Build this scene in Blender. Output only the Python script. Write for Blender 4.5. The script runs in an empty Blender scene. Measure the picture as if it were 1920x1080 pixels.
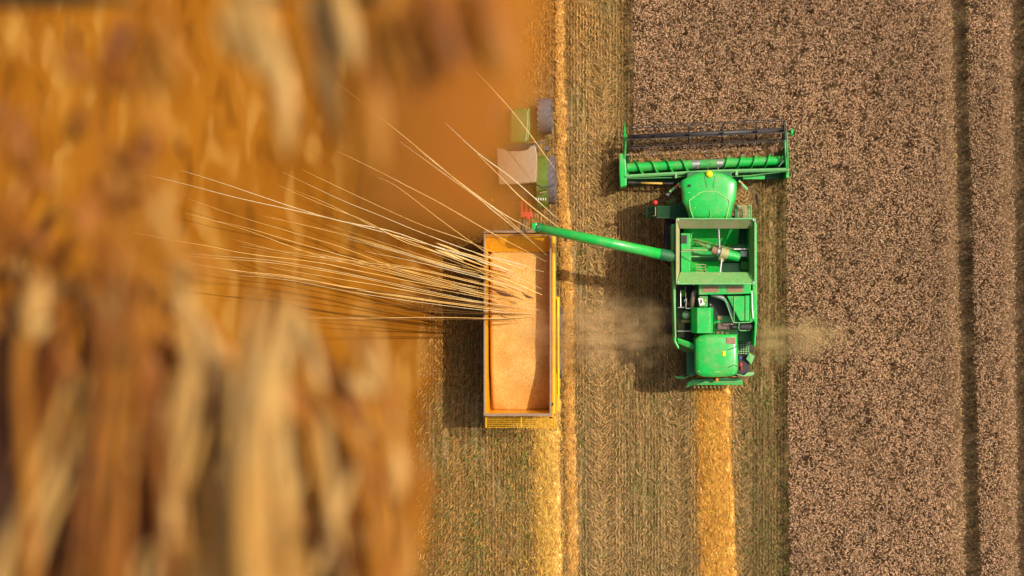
import bpy, math, random
import numpy as np
from mathutils import Vector, Matrix, Quaternion

rnd = random.Random(11)
R = np.random.default_rng(7)
S = bpy.context.scene
COL = S.collection

# ------------------------------------------------------------------ camera
H = 45.0                       # height above the field, metres
NX, NY = 1150.0, 540.0         # where the plumb line falls in the 1920 x 1080 photograph
PPM = 45.0                     # photograph pixels per metre on the ground


def P(px, py, z=0.0):
    k = (H - z) / H / PPM
    return Vector(((px - NX) * k, (NY - py) * k, z))


cam = bpy.data.cameras.new('camera')
camo = bpy.data.objects.new('camera', cam)
COL.objects.link(camo)
camo.location = (0, 0, H)
camo.rotation_euler = (0, 0, 0)
cam.sensor_fit = 'HORIZONTAL'
cam.sensor_width = 360.0
cam.lens = 360.0 * H / (1920 / PPM)
cam.shift_x = -(NX - 960) / 1920
cam.shift_y = 0.0
cam.clip_start = 0.1
cam.clip_end = 2000
cam.dof.use_dof = True
cam.dof.focus_distance = 43.0
cam.dof.aperture_fstop = (cam.lens / 1000) / 0.50
S.camera = camo

# ------------------------------------------------------------------ light
SUN = Vector((2.7, 1.1, 3.9)).normalized()
w = bpy.data.worlds.new('World')
S.world = w
w.use_nodes = True
nt = w.node_tree
nt.nodes.clear()
sky = nt.nodes.new('ShaderNodeTexSky')
sky.sky_type = 'NISHITA'
sky.sun_disc = False
sky.dust_density = 6.0
sky.ozone_density = 0.4
sky.sun_elevation = math.asin(SUN.z)
sky.sun_rotation = math.atan2(SUN.x, SUN.y)
bg = nt.nodes.new('ShaderNodeBackground')
bg.inputs['Strength'].default_value = 0.12
wo = nt.nodes.new('ShaderNodeOutputWorld')
nt.links.new(sky.outputs[0], bg.inputs[0])
nt.links.new(bg.outputs[0], wo.inputs[0])

sl = bpy.data.lights.new('sun', 'SUN')
sl.energy = 3.75
sl.angle = math.radians(0.53)
sl.color = (1.0, 0.93, 0.80)
so = bpy.data.objects.new('sun', sl)
COL.objects.link(so)
so.location = SUN * 100
so.rotation_euler = (-SUN).to_track_quat('-Z', 'Y').to_euler()

S.view_settings.view_transform = 'Standard'
S.view_settings.look = 'None'
S.view_settings.gamma = 1.0
S.view_settings.use_curve_mapping = False
S.view_settings.exposure = 0.0
S.render.engine = 'CYCLES'
S.cycles.use_denoising = True
S.cycles.max_bounces = 6
S.cycles.diffuse_bounces = 3
S.cycles.volume_bounces = 3
S.cycles.caustics_reflective = False
S.cycles.caustics_refractive = False


# ------------------------------------------------------------------ materials
def new_mat(name):
    m = bpy.data.materials.new(name)
    m.use_nodes = True
    n = m.node_tree
    n.nodes.clear()
    out = n.nodes.new('ShaderNodeOutputMaterial')
    b = n.nodes.new('ShaderNodeBsdfPrincipled')
    n.links.new(b.outputs[0], out.inputs[0])
    return m, n, b


def mixc(n, f, a, b, blend='MIX'):
    """colour mix; every argument a socket or a value"""
    x = n.nodes.new('ShaderNodeMix')
    x.data_type = 'RGBA'
    x.blend_type = blend
    for i, v in ((0, f), (6, a), (7, b)):
        if isinstance(v, bpy.types.NodeSocket):
            n.links.new(v, x.inputs[i])
        elif i == 0:
            x.inputs[0].default_value = v
        else:
            x.inputs[i].default_value = (*v, 1)
    return x.outputs[2]


def math_(n, op, a, b=None, c=None, clamp=False):
    x = n.nodes.new('ShaderNodeMath')
    x.operation = op
    x.use_clamp = clamp
    for i, v in enumerate((a, b, c)):
        if v is None:
            continue
        if isinstance(v, bpy.types.NodeSocket):
            n.links.new(v, x.inputs[i])
        else:
            x.inputs[i].default_value = v
    return x.outputs[0]


def smooth(n, v, a, b):
    x = n.nodes.new('ShaderNodeMapRange')
    x.interpolation_type = 'SMOOTHSTEP'
    for i, q in ((0, v), (1, a), (2, b)):
        if isinstance(q, bpy.types.NodeSocket):
            n.links.new(q, x.inputs[i])
        else:
            x.inputs[i].default_value = q
    return x.outputs[0]


def noise(n, vec, scale, detail=3, rough=0.55, dist=0.0):
    x = n.nodes.new('ShaderNodeTexNoise')
    x.inputs['Scale'].default_value = scale
    x.inputs['Detail'].default_value = detail
    x.inputs['Roughness'].default_value = rough
    x.inputs['Distortion'].default_value = dist
    if vec is not None:
        n.links.new(vec, x.inputs['Vector'])
    return x.outputs['Fac']


def position(n):
    return n.nodes.new('ShaderNodeNewGeometry').outputs['Position']


def stretch(n, vec, sx, sy, sz=1.0):
    x = n.nodes.new('ShaderNodeMapping')
    x.inputs['Scale'].default_value = (sx, sy, sz)
    n.links.new(vec, x.inputs['Vector'])
    return x.outputs[0]


def paint(name, rgb, rough=0.35, metal=0.0, dust=0.35, dust_rgb=(0.36, 0.25, 0.12), coat=0.0):
    m, n, b = new_mat(name)
    p = position(n)
    f = smooth(n, noise(n, p, 1.7, 5, 0.65), 0.42, 0.78)
    f = math_(n, 'MULTIPLY', f, dust)
    v = noise(n, p, 9.0, 3)
    c = mixc(n, smooth(n, v, 0.3, 0.7), tuple(x * 0.88 for x in rgb), tuple(min(1, x * 1.06) for x in rgb))
    c = mixc(n, f, c, dust_rgb)
    n.links.new(c, b.inputs['Base Color'])
    r = math_(n, 'ADD', math_(n, 'MULTIPLY', f, 0.6), rough, clamp=True)
    n.links.new(r, b.inputs['Roughness'])
    b.inputs['Metallic'].default_value = metal
    b.inputs['Coat Weight'].default_value = coat
    b.inputs['Coat Roughness'].default_value = 0.15
    return m


def tinted(name, rough=0.7, trans=0.0):
    """colour comes from each piece's own 'tint'"""
    m, n, b = new_mat(name)
    a = n.nodes.new('ShaderNodeAttribute')
    a.attribute_name = 'tint'
    n.links.new(a.outputs['Color'], b.inputs['Base Color'])
    b.inputs['Roughness'].default_value = rough
    b.inputs['Specular IOR Level'].default_value = 0.25
    return m


M = {}
M['green'] = paint('green paint', (0.011, 0.48, 0.062), 0.30, dust=0.36, coat=0.5)
M['green_dusty'] = paint('dusty green paint', (0.05, 0.36, 0.07), 0.5, dust=0.75, dust_rgb=(0.33, 0.27, 0.13))
M['green_dark'] = paint('dark green paint', (0.008, 0.14, 0.04), 0.5, dust=0.25)
M['green_pale'] = paint('pale green paint', (0.17, 0.50, 0.16), 0.45, dust=0.3)
M['flap'] = paint('tank flap', (0.24, 0.28, 0.10), 0.5, dust=0.7, dust_rgb=(0.38, 0.29, 0.16))
M['flap_green'] = paint('green tank flap', (0.17, 0.40, 0.10), 0.5, dust=0.55, dust_rgb=(0.36, 0.34, 0.15))
M['seam'] = paint('seam sealant', (0.30, 0.58, 0.16), 0.5, dust=0.2)
M['yellow'] = paint('yellow plastic', (0.85, 0.70, 0.0), 0.4, dust=0.1)
M['trailer'] = paint('trailer yellow', (0.86, 0.44, 0.008), 0.38, dust=0.22, dust_rgb=(0.7, 0.3, 0.05), coat=0.3)
M['trailer_in'] = paint('trailer inner yellow', (0.78, 0.36, 0.008), 0.5, dust=0.45, dust_rgb=(0.62, 0.24, 0.03))
M['rim'] = paint('worn rim steel', (0.30, 0.18, 0.11), 0.5, dust=0.4)
M['black'] = paint('black steel', (0.018, 0.015, 0.014), 0.5, dust=0.3, dust_rgb=(0.12, 0.08, 0.05))
M['reel'] = paint('reel grey', (0.035, 0.028, 0.027), 0.5, dust=0.3, dust_rgb=(0.16, 0.11, 0.09))
M['rubber'] = paint('rubber', (0.03, 0.027, 0.028), 0.8, dust=0.6, dust_rgb=(0.16, 0.11, 0.07))
M['rubber_grey'] = paint('dusty rubber', (0.12, 0.095, 0.10), 0.8, dust=0.5, dust_rgb=(0.28, 0.2, 0.13))
M['steel'] = paint('bare steel', (0.62, 0.60, 0.57), 0.32, metal=0.75, dust=0.25)
M['white'] = paint('white plastic', (0.78, 0.78, 0.74), 0.4, dust=0.1)
M['grille'] = paint('chaff covered grille', (0.36, 0.19, 0.11), 0.85, dust=0.6, dust_rgb=(0.30, 0.24, 0.10))
M['pipe'] = paint('rubber hose', (0.16, 0.09, 0.08), 0.6, dust=0.4)
M['red'] = paint('red plastic', (0.62, 0.04, 0.025), 0.4, dust=0.15)
M['blue'] = paint('blue plastic', (0.02, 0.12, 0.35), 0.4, dust=0.15)
M['orange'] = paint('orange lens', (0.85, 0.25, 0.02), 0.3, dust=0.1)
M['gold_rod'] = paint('yellow shaft guard', (0.72, 0.42, 0.07), 0.5, dust=0.3)
M['beige'] = paint('dusty beige roof', (0.34, 0.23, 0.13), 0.6, dust=0.6, dust_rgb=(0.40, 0.25, 0.12))
M['tractor_green'] = paint('tractor green', (0.09, 0.18, 0.016), 0.4, dust=0.35)
M['glass'] = paint('tinted cab glass', (0.02, 0.03, 0.03), 0.08, dust=0.15)
M['hub_tan'] = paint('dusty hub', (0.42, 0.40, 0.17), 0.6, dust=0.6)
M['olive'] = paint('dusty olive beam', (0.16, 0.27, 0.05), 0.6, dust=0.6, dust_rgb=(0.25, 0.22, 0.06))
M['straw'] = tinted('cut straw', 0.55)
M['ears'] = tinted('ripe ears', 0.65)
M['weeds'] = tinted('weed leaves', 0.6)


def wheat_mat(name, a, b_, c_, rough=0.5):
    """soft lengthwise streaks and blotches of dry wheat"""
    m, n, b = new_mat(name)
    p = position(n)
    f = smooth(n, noise(n, stretch(n, p, 5.0, 0.6, 2.0), 1.0, 3, 0.55), 0.3, 0.7)
    g = smooth(n, noise(n, p, 0.8, 3, 0.5), 0.35, 0.7)
    col = mixc(n, g, mixc(n, f, a, b_), c_)
    n.links.new(col, b.inputs['Base Color'])
    b.inputs['Roughness'].default_value = rough
    b.inputs['Specular IOR Level'].default_value = 0.3
    return m


M['w_gold'] = wheat_mat('golden wheat', (0.36, 0.128, 0.007), (0.44, 0.185, 0.018), (0.27, 0.078, 0.003))
M['w_amber'] = wheat_mat('amber wheat', (0.24, 0.070, 0.003), (0.31, 0.105, 0.006), (0.15, 0.036, 0.002))
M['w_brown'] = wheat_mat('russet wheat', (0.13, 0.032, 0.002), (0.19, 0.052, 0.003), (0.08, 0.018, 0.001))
M['w_shade'] = wheat_mat('dark shade-coloured leaf', (0.045, 0.014, 0.003), (0.075, 0.024, 0.004), (0.03, 0.008, 0.002))  # dark colour standing in for the shade between stalks
M['w_cream'] = wheat_mat('pale straw', (0.50, 0.28, 0.078), (0.58, 0.36, 0.12), (0.40, 0.195, 0.036))
M['awn'] = wheat_mat('awn', (0.80, 0.50, 0.15), (0.85, 0.60, 0.26), (0.76, 0.42, 0.10), 0.35)
M['awn_white'] = wheat_mat('pale awn', (0.80, 0.64, 0.34), (0.84, 0.72, 0.44), (0.78, 0.55, 0.24), 0.35)
M['awn_brown'] = wheat_mat('brown awn', (0.16, 0.07, 0.015), (0.26, 0.12, 0.025), (0.10, 0.04, 0.01), 0.4)
M['hedge'] = wheat_mat('hedge leaf', (0.012, 0.012, 0.003), (0.022, 0.024, 0.005), (0.014, 0.008, 0.003))


# ------------------------------------------------------------------ mesh helpers
class MB:
    def __init__(s):
        s.v, s.f = [], []

    def add(s, vs, fs):
        o = len(s.v)
        s.v += [tuple(v) for v in vs]
        s.f += [tuple(i + o for i in f) for f in fs]
        return s

    def box(s, x0, x1, y0, y1, z0, z1):
        v = [(x, y, z) for z in (z0, z1) for y in (y0, y1) for x in (x0, x1)]
        return s.add(v, [(0, 2, 3, 1), (4, 5, 7, 6), (0, 1, 5, 4), (2, 6, 7, 3), (0, 4, 6, 2), (1, 3, 7, 5)])

    def pbox(s, px0, px1, py0, py1, z0, z1):
        a, b = P(px0, py1, z1), P(px1, py0, z1)
        return s.box(a.x, b.x, a.y, b.y, z0, z1)

    def prism(s, pts, z0, z1):
        n = len(pts)
        ar = sum(pts[i][0] * pts[(i + 1) % n][1] - pts[(i + 1) % n][0] * pts[i][1] for i in range(n))
        if ar < 0:
            pts = pts[::-1]
        v = [(p[0], p[1], z0) for p in pts] + [(p[0], p[1], z1) for p in pts]
        f = [tuple(range(n))[::-1], tuple(range(n, 2 * n))]
        f += [(i, (i + 1) % n, n + (i + 1) % n, n + i) for i in range(n)]
        return s.add(v, f)

    def pprism(s, pp, z0, z1):
        return s.prism([tuple(P(a, b, z1)[:2]) for a, b in pp], z0, z1)

    def plate(s, quad, t):
        """a plate of thickness t on four points"""
        q = [Vector(p) for p in quad]
        n = (q[1] - q[0]).cross(q[3] - q[0]).normalized() * t
        v = q + [p - n for p in q]
        return s.add(v, [(0, 1, 2, 3), (7, 6, 5, 4), (0, 4, 5, 1), (1, 5, 6, 2), (2, 6, 7, 3), (3, 7, 4, 0)])

    def tube(s, path, rad, n=8, flat=1.0, up=None, caps=True):
        """rad: number or list; flat: thickness over width (ribbon leaves)"""
        path = [Vector(p) for p in path]
        if not hasattr(rad, '__len__'):
            rad = [rad] * len(path)
        vs = []
        ref = Vector(up) if up else None
        for i, p in enumerate(path):
            d = (path[min(i + 1, len(path) - 1)] - path[max(i - 1, 0)]).normalized()
            r = ref or Vector((0, 0, 1))
            if abs(d.dot(r)) > 0.97:
                r = Vector((0, 1, 0)) if abs(d.y) < 0.9 else Vector((1, 0, 0))
            a = d.cross(r).normalized()
            b = a.cross(d).normalized()
            for k in range(n):
                t = 2 * math.pi * k / n
                vs.append(p + (a * math.cos(t) + b * math.sin(t) * flat) * rad[i])
        fs = []
        for i in range(len(path) - 1):
            for k in range(n):
                fs.append((i * n + k, i * n + (k + 1) % n, (i + 1) * n + (k + 1) % n, (i + 1) * n + k))
        if caps:
            fs.append(tuple(range(n))[::-1])
            fs.append(tuple(range((len(path) - 1) * n, len(path) * n)))
        return s.add(vs, fs)

    def dome(s, c, r, h, n=14, m=4):
        c = Vector(c)
        vs, fs = [], []
        for j in range(m):
            a = math.pi / 2 * j / m
            for k in range(n):
                t = 2 * math.pi * k / n
                vs.append(c + Vector((math.cos(t) * r * math.cos(a), math.sin(t) * r * math.cos(a), h * math.sin(a))))
        vs.append(c + Vector((0, 0, h)))
        for j in range(m - 1):
            for k in range(n):
                fs.append((j * n + k, j * n + (k + 1) % n, (j + 1) * n + (k + 1) % n, (j + 1) * n + k))
        for k in range(n):
            fs.append(((m - 1) * n + k, (m - 1) * n + (k + 1) % n, len(vs) - 1))
        fs.append(tuple(range(n))[::-1])
        return s.add(vs, fs)

    def build(s, name, mat, parent=None, bevel=0.0, smooth_=False, seg=2):
        me = bpy.data.meshes.new(name)
        me.from_pydata(s.v, [], s.f)
        if parent is not None:                       # keep the geometry where it is, under its thing
            me.transform(Matrix.Translation(-world_loc(parent)))
        me.materials.append(M[mat] if isinstance(mat, str) else mat)
        me.validate()
        o = bpy.data.objects.new(name, me)
        COL.objects.link(o)
        if parent is not None:
            o.parent = parent
        if smooth_:
            me.shade_smooth()
        if bevel:
            b = o.modifiers.new('bevel', 'BEVEL')
            b.width = bevel
            b.segments = seg
            b.limit_method = 'ANGLE'
            b.angle_limit = math.radians(35)
        return o


def world_loc(o):
    v = Vector((0, 0, 0))
    while o is not None:
        v += o.location
        o = o.parent
    return v


def thing(name, label, cat, loc, group=None):
    o = bpy.data.objects.new(name, None)
    COL.objects.link(o)
    o.empty_display_size = 0.3
    o.location = loc
    o['label'] = label
    o['category'] = cat
    if group:
        o['group'] = group
    return o


def kind(o, k, label=None, cat=None):
    o['kind'] = k
    if label:
        o['label'] = label
    if cat:
        o['category'] = cat
    return o


def spline(pts, n):
    """Catmull-Rom through pts, n samples"""
    p = [Vector(q) for q in pts]
    if len(p) < 3:
        return [p[0].lerp(p[-1], i / (n - 1)) for i in range(n)]
    q = [2 * p[0] - p[1]] + p + [2 * p[-1] - p[-2]]
    out = []
    for i in range(n):
        t = i / (n - 1) * (len(p) - 1)
        k = min(int(t), len(p) - 2)
        u = t - k
        a, b, c, d = q[k:k + 4]
        out.append(0.5 * ((2 * b) + (c - a) * u + (2 * a - 5 * b + 4 * c - d) * u * u + (3 * b - a - 3 * c + d) * u ** 3))
    return out


# ------------------------------------------------------------------ scatter helpers (numpy)
def vnoise(x, y, f, seed=0):
    """smooth value noise in 0..1"""
    g = np.random.default_rng(seed).random((64, 64))
    u, v = x * f + 1000.3, y * f + 1000.7
    i, j = np.floor(u).astype(int), np.floor(v).astype(int)
    a, b = u - i, v - j
    a, b = a * a * (3 - 2 * a), b * b * (3 - 2 * b)
    q = lambda m, n_: g[m % 64, n_ % 64]
    return (q(i, j) * (1 - a) + q(i + 1, j) * a) * (1 - b) + (q(i, j + 1) * (1 - a) + q(i + 1, j + 1) * a) * b


def scatter(name, tv, tf, pos, yaw, pitch, scale, tint, mat, label, cat=None):
    """one joined mesh: template (tv, tf) turned by pitch then yaw, scaled per axis, at pos"""
    tv = np.asarray(tv, float)
    n, m = len(pos), len(tv)
    v = tv[None, :, :] * scale[:, None, :]
    cp, sp = np.cos(pitch)[:, None], np.sin(pitch)[:, None]
    x = v[:, :, 0] * cp - v[:, :, 2] * sp
    z = v[:, :, 0] * sp + v[:, :, 2] * cp
    y = v[:, :, 1]
    cy, sy = np.cos(yaw)[:, None], np.sin(yaw)[:, None]
    out = np.stack([x * cy - y * sy, x * sy + y * cy, z], -1) + pos[:, None, :]
    quads = np.asarray(tf, np.int64)
    k = quads.shape[1]
    faces = (quads[None] + (np.arange(n) * m)[:, None, None]).reshape(-1, k)
    me = bpy.data.meshes.new(name)
    me.vertices.add(n * m)
    me.vertices.foreach_set('co', out.astype(np.float32).ravel())
    me.loops.add(faces.size)
    me.loops.foreach_set('vertex_index', faces.astype(np.int32).ravel())
    me.polygons.add(len(faces))
    me.polygons.foreach_set('loop_start', (np.arange(len(faces)) * k).astype(np.int32))
    me.update(calc_edges=True)
    a = me.attributes.new('tint', 'FLOAT_COLOR', 'POINT')
    c = np.ones((n, m, 4), np.float32)
    c[:, :, :3] = tint[:, None, :]
    a.data.foreach_set('color', c.ravel())
    me.materials.append(M[mat])
    o = bpy.data.objects.new(name, me)
    COL.objects.link(o)
    kind(o, 'stuff', label, cat)
    return o


# templates, unit length along x
tri = [(math.cos(t), math.sin(t)) for t in (math.pi / 2, math.pi * 7 / 6, math.pi * 11 / 6)]
STRAW_V = [(x, a, b) for x in (-0.5, 0.5) for a, b in tri]
STRAW_F = [(0, 1, 4, 3), (1, 2, 5, 4), (2, 0, 3, 5)]
EAR_V, EAR_F = [], []
for i, (x, r, z) in enumerate(((0, 0.5, 0.0), (0.45, 1.0, 0.10), (1.0, 0.15, -0.14))):
    EAR_V += [(x, a * r, b * r + z * 4.0) for a, b in tri]
for i in range(2):
    for k in range(3):
        EAR_F.append((i * 3 + k, i * 3 + (k + 1) % 3, i * 3 + 3 + (k + 1) % 3, i * 3 + 3 + k))
LEAF_V = [(0, 0, 0), (0.45, 0.5, 0.12), (1, 0, 0), (0.45, -0.5, 0.12)]
LEAF_F = [(0, 1, 2, 3)]


def gx(px):
    return (px - NX) / PPM


def gy(py):
    return (NY - py) / PPM


def edge_px(py):
    """photograph column where the ripe golden strip meets the stubble, by row"""
    return np.interp(py, [-60, 0, 130, 250, 380, 470, 560, 700, 800, 1080, 1200],
                     [1030, 1026, 1016, 985, 935, 872, 842, 815, 806, 800, 798])


# ================================================================== GROUND
def ground_material():
    m, n, b = new_mat('stubble soil')
    p = position(n)
    sx = n.nodes.new('ShaderNodeSeparateXYZ')
    n.links.new(p, sx.inputs[0])
    x = sx.outputs[0]
    big = noise(n, stretch(n, p, 1.0, 0.35), 0.9, 4, 0.6)
    mid = noise(n, stretch(n, p, 1.0, 0.6), 4.0, 4, 0.65)
    fine = noise(n, p, 22.0, 3, 0.7)
    rows = noise(n, stretch(n, p, 1.0, 0.03), 8.5, 1, 0.4)
    c = mixc(n, smooth(n, big, 0.36, 0.62), (0.19, 0.10, 0.032), (0.105, 0.092, 0.02))
    c = mixc(n, smooth(n, mid, 0.42, 0.68), c, (0.31, 0.205, 0.085))
    c = mixc(n, math_(n, 'MULTIPLY', smooth(n, rows, 0.47, 0.64), 0.75), c, (0.46, 0.31, 0.13))
    c = mixc(n, math_(n, 'MULTIPLY', smooth(n, fine, 0.52, 0.36), 0.6), c, (0.06, 0.036, 0.013))
    n.links.new(c, b.inputs['Base Color'])
    b.inputs['Roughness'].default_value = 0.9
    b.inputs['Specular IOR Level'].default_value = 0.1
    bu = n.nodes.new('ShaderNodeBump')
    bu.inputs['Strength'].default_value = 0.6
    bu.inputs['Distance'].default_value = 0.05
    n.links.new(math_(n, 'ADD', fine, mid), bu.inputs['Height'])
    n.links.new(bu.outputs[0], b.inputs['Normal'])
    return m


g = MB().add([(-900, -900, 0), (900, -900, 0), (900, 900, 0), (-900, 900, 0)], [(0, 1, 2, 3)])
kind(g.build('field_ground', ground_material()), 'structure')


def golden_material():
    """low, ripe growth seen as a soft mass: smooth gold, amber and brown blotches"""
    m, n, b = new_mat('ripe golden growth')
    p = position(n)
    sx = n.nodes.new('ShaderNodeSeparateXYZ')
    n.links.new(p, sx.inputs[0])
    big = noise(n, stretch(n, p, 1.0, 0.5), 0.22, 2, 0.5, 0.3)
    mid = noise(n, stretch(n, p, 1.0, 0.45), 0.55, 2, 0.45, 0.4)
    c = mixc(n, smooth(n, big, 0.3, 0.7), (0.235, 0.076, 0.003), (0.36, 0.130, 0.007))
    c = mixc(n, math_(n, 'MULTIPLY', smooth(n, mid, 0.5, 0.8), 0.7), c, (0.44, 0.20, 0.03))
    c = mixc(n, math_(n, 'MULTIPLY', smooth(n, mid, 0.46, 0.22), 0.6), c, (0.13, 0.04, 0.003))
    sm = noise(n, stretch(n, p, 1.0, 0.4), 1.1, 1, 0.4, 0.3)
    c = mixc(n, math_(n, 'MULTIPLY', smooth(n, sm, 0.52, 0.75), 0.45), c, (0.50, 0.25, 0.05))
    c = mixc(n, math_(n, 'MULTIPLY', smooth(n, sm, 0.45, 0.25), 0.5), c, (0.13, 0.038, 0.002))
    n.links.new(c, b.inputs['Base Color'])
    b.inputs['Roughness'].default_value = 0.9
    b.inputs['Specular IOR Level'].default_value = 0.1
    # the strip thins out into the stubble along its own ragged edge
    a = n.nodes.new('ShaderNodeAttribute')
    a.attribute_name = 'cover'
    f = math_(n, 'ADD', a.outputs['Fac'], math_(n, 'MULTIPLY', math_(n, 'SUBTRACT', noise(n, stretch(n, p, 1.0, 0.6), 24.0, 3, 0.75), 0.5), 0.9))
    n.links.new(smooth(n, f, 0.20, 0.80), b.inputs['Alpha'])
    return m


def golden_strip():
    ys = np.arange(-220, 1310, 10.0)
    vs, cov = [], []
    cols = [-3200, -400, 0] + [None] * 13
    for py in ys:
        e = float(edge_px(py)) + 14 * math.sin(py * 0.021) + 8 * math.sin(py * 0.063 + 1)
        soft = float(np.interp(py, [0, 350, 600, 800, 1080], [150, 140, 115, 85, 66]))
        for px, c in [(-3200, 1), (-400, 1), (0, 1), (500, 1)] + [(e + soft * k, 0.5 - 0.5 * k) for k in np.linspace(-1.4, 1.4, 15)]:
            p = P(px, py, 0.0)
            vs.append((p.x, p.y, 0.06))
            cov.append(min(1.0, max(0.0, c)))
    nc = 19
    fs = []
    for i in range(len(ys) - 1):
        for k in range(nc - 1):
            a = i * nc + k
            fs.append((a, a + nc, a + nc + 1, a + 1))
    me = bpy.data.meshes.new('golden_field')
    me.from_pydata(vs, [], fs)
    at = me.attributes.new('cover', 'FLOAT', 'POINT')
    at.data.foreach_set('value', np.array(cov, np.float32))
    me.materials.append(golden_material())
    o = bpy.data.objects.new('golden_field', me)
    COL.objects.link(o)
    kind(o, 'structure')


golden_strip()


# ------------------------------------------------------------------ swaths (raised ribbons of straw)
def swath(name, pts, h, mat, seed):
    """pts: (py, px_left, px_right)"""
    ys = np.arange(pts[0][0], pts[-1][0] + 1, 8.0)
    l = np.interp(ys, [p[0] for p in pts], [p[1] for p in pts])
    r = np.interp(ys, [p[0] for p in pts], [p[2] for p in pts])
    nc = 13
    vs, fs = [], []
    rr = random.Random(seed)
    for i, py in enumerate(ys):
        jl, jr = rr.uniform(-3, 3), rr.uniform(-3, 3)
        for k in range(nc):
            t = k / (nc - 1)
            px = (l[i] + jl) * (1 - t) + (r[i] + jr) * t
            p = P(px, py)
            z = h * (math.sin(math.pi * t) ** 0.6) * rr.uniform(0.7, 1.15) if 0 < k < nc - 1 else 0.0
            vs.append((p.x, p.y, z + 0.008))
    for i in range(len(ys) - 1):
        for k in range(nc - 1):
            a = i * nc + k
            fs.append((a, a + nc, a + nc + 1, a + 1))
    me = bpy.data.meshes.new(name)
    me.from_pydata(vs, [], fs)
    me.materials.append(mat)
    o = bpy.data.objects.new(name, me)
    COL.objects.link(o)
    return o


def swath_mat(name, a, b_, dark):
    m, n, b = new_mat(name)
    p = position(n)
    f = noise(n, p, 16.0, 4, 0.7)
    g_ = noise(n, stretch(n, p, 1, 0.4), 2.0, 3)
    c = mixc(n, smooth(n, g_, 0.35, 0.65), a, b_)
    c = mixc(n, smooth(n, f, 0.48, 0.34), c, dark)
    n.links.new(c, b.inputs['Base Color'])
    b.inputs['Roughness'].default_value = 0.8
    return m


SWATHS = [
    ('straw_swath', 'wide orange gold straw swath running out behind the green combine', [(690, 1303, 1370), (820, 1304, 1371), (960, 1308, 1376), (1270, 1320, 1392)],
     0.22, (0.78, 0.40, 0.07), (0.88, 0.50, 0.12), (0.36, 0.15, 0.02), 9000),
    ('straw_swath', 'pale gold straw swath below the rear of the yellow trailer', [(690, 992, 1050), (860, 1001, 1051), (980, 1003, 1053), (1270, 1010, 1060)],
     0.20, (0.78, 0.45, 0.09), (0.86, 0.58, 0.18), (0.36, 0.17, 0.025), 6500),
    ('straw_swath', 'narrow gold straw strip along the right side of the tractor and trailer', [(-160, 1039, 1055), (300, 1042, 1062), (560, 1053, 1076), (800, 1058, 1078), (1270, 1067, 1090)],
     0.12, (0.70, 0.38, 0.09), (0.78, 0.46, 0.12), (0.32, 0.14, 0.02), 6500),
]
for i, (nm, lb, pts, h, a, b_, dk, cnt) in enumerate(SWATHS):
    o = swath(nm, pts, h, swath_mat('swath %d' % i, a, b_, dk), 40 + i)
    kind(o, 'structure')
    py = R.uniform(pts[0][0], pts[-1][0], cnt)
    l = np.interp(py, [p[0] for p in pts], [p[1] for p in pts])
    r = np.interp(py, [p[0] for p in pts], [p[2] for p in pts])
    t = np.clip(R.normal(0.5, 0.27, cnt), -0.12, 1.12)
    if i == 1:                                       # a thin spread beside the pale one
        t = np.where(R.random(cnt) < 0.22, R.normal(-0.15, 0.55, cnt), t)
    px = l + (r - l) * t
    z = h * np.clip(np.sin(np.pi * np.clip(t, 0, 1)), 0.02, 1) ** 0.6 * R.uniform(0.85, 1.35, cnt) + 0.015
    pos = np.stack([gx(px), gy(py), z], -1)
    yaw = np.pi / 2 + R.normal(0, 0.75, cnt)
    sc = np.stack([R.uniform(0.14, 0.34, cnt), *(R.uniform(0.008, 0.017, cnt),) * 2], -1)
    tint = np.array(a)[None] * R.uniform(0.6, 1.45, cnt)[:, None] * (1 + R.normal(0, 0.05, (cnt, 3)))
    scatter('loose_straw', STRAW_V, STRAW_F, pos, yaw, R.normal(0, 0.22, cnt), sc, np.clip(tint, 0.01, 0.9), 'straw', 'loose straw lying on the ' + lb.split(' straw ')[0] + ' swath')


# ------------------------------------------------------------------ stubble
def crop_mask(px, py):
    """photograph points where uncut crop still stands (measured at the crop's own height)"""
    e_top = 1188.0
    e_right = 1474 + 9 * np.clip((py - 300) / 780, 0, 1)
    a = (px > e_top) & (py < 291 - (px - 1188) * 0.035)
    return a | (px > e_right)


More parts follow.
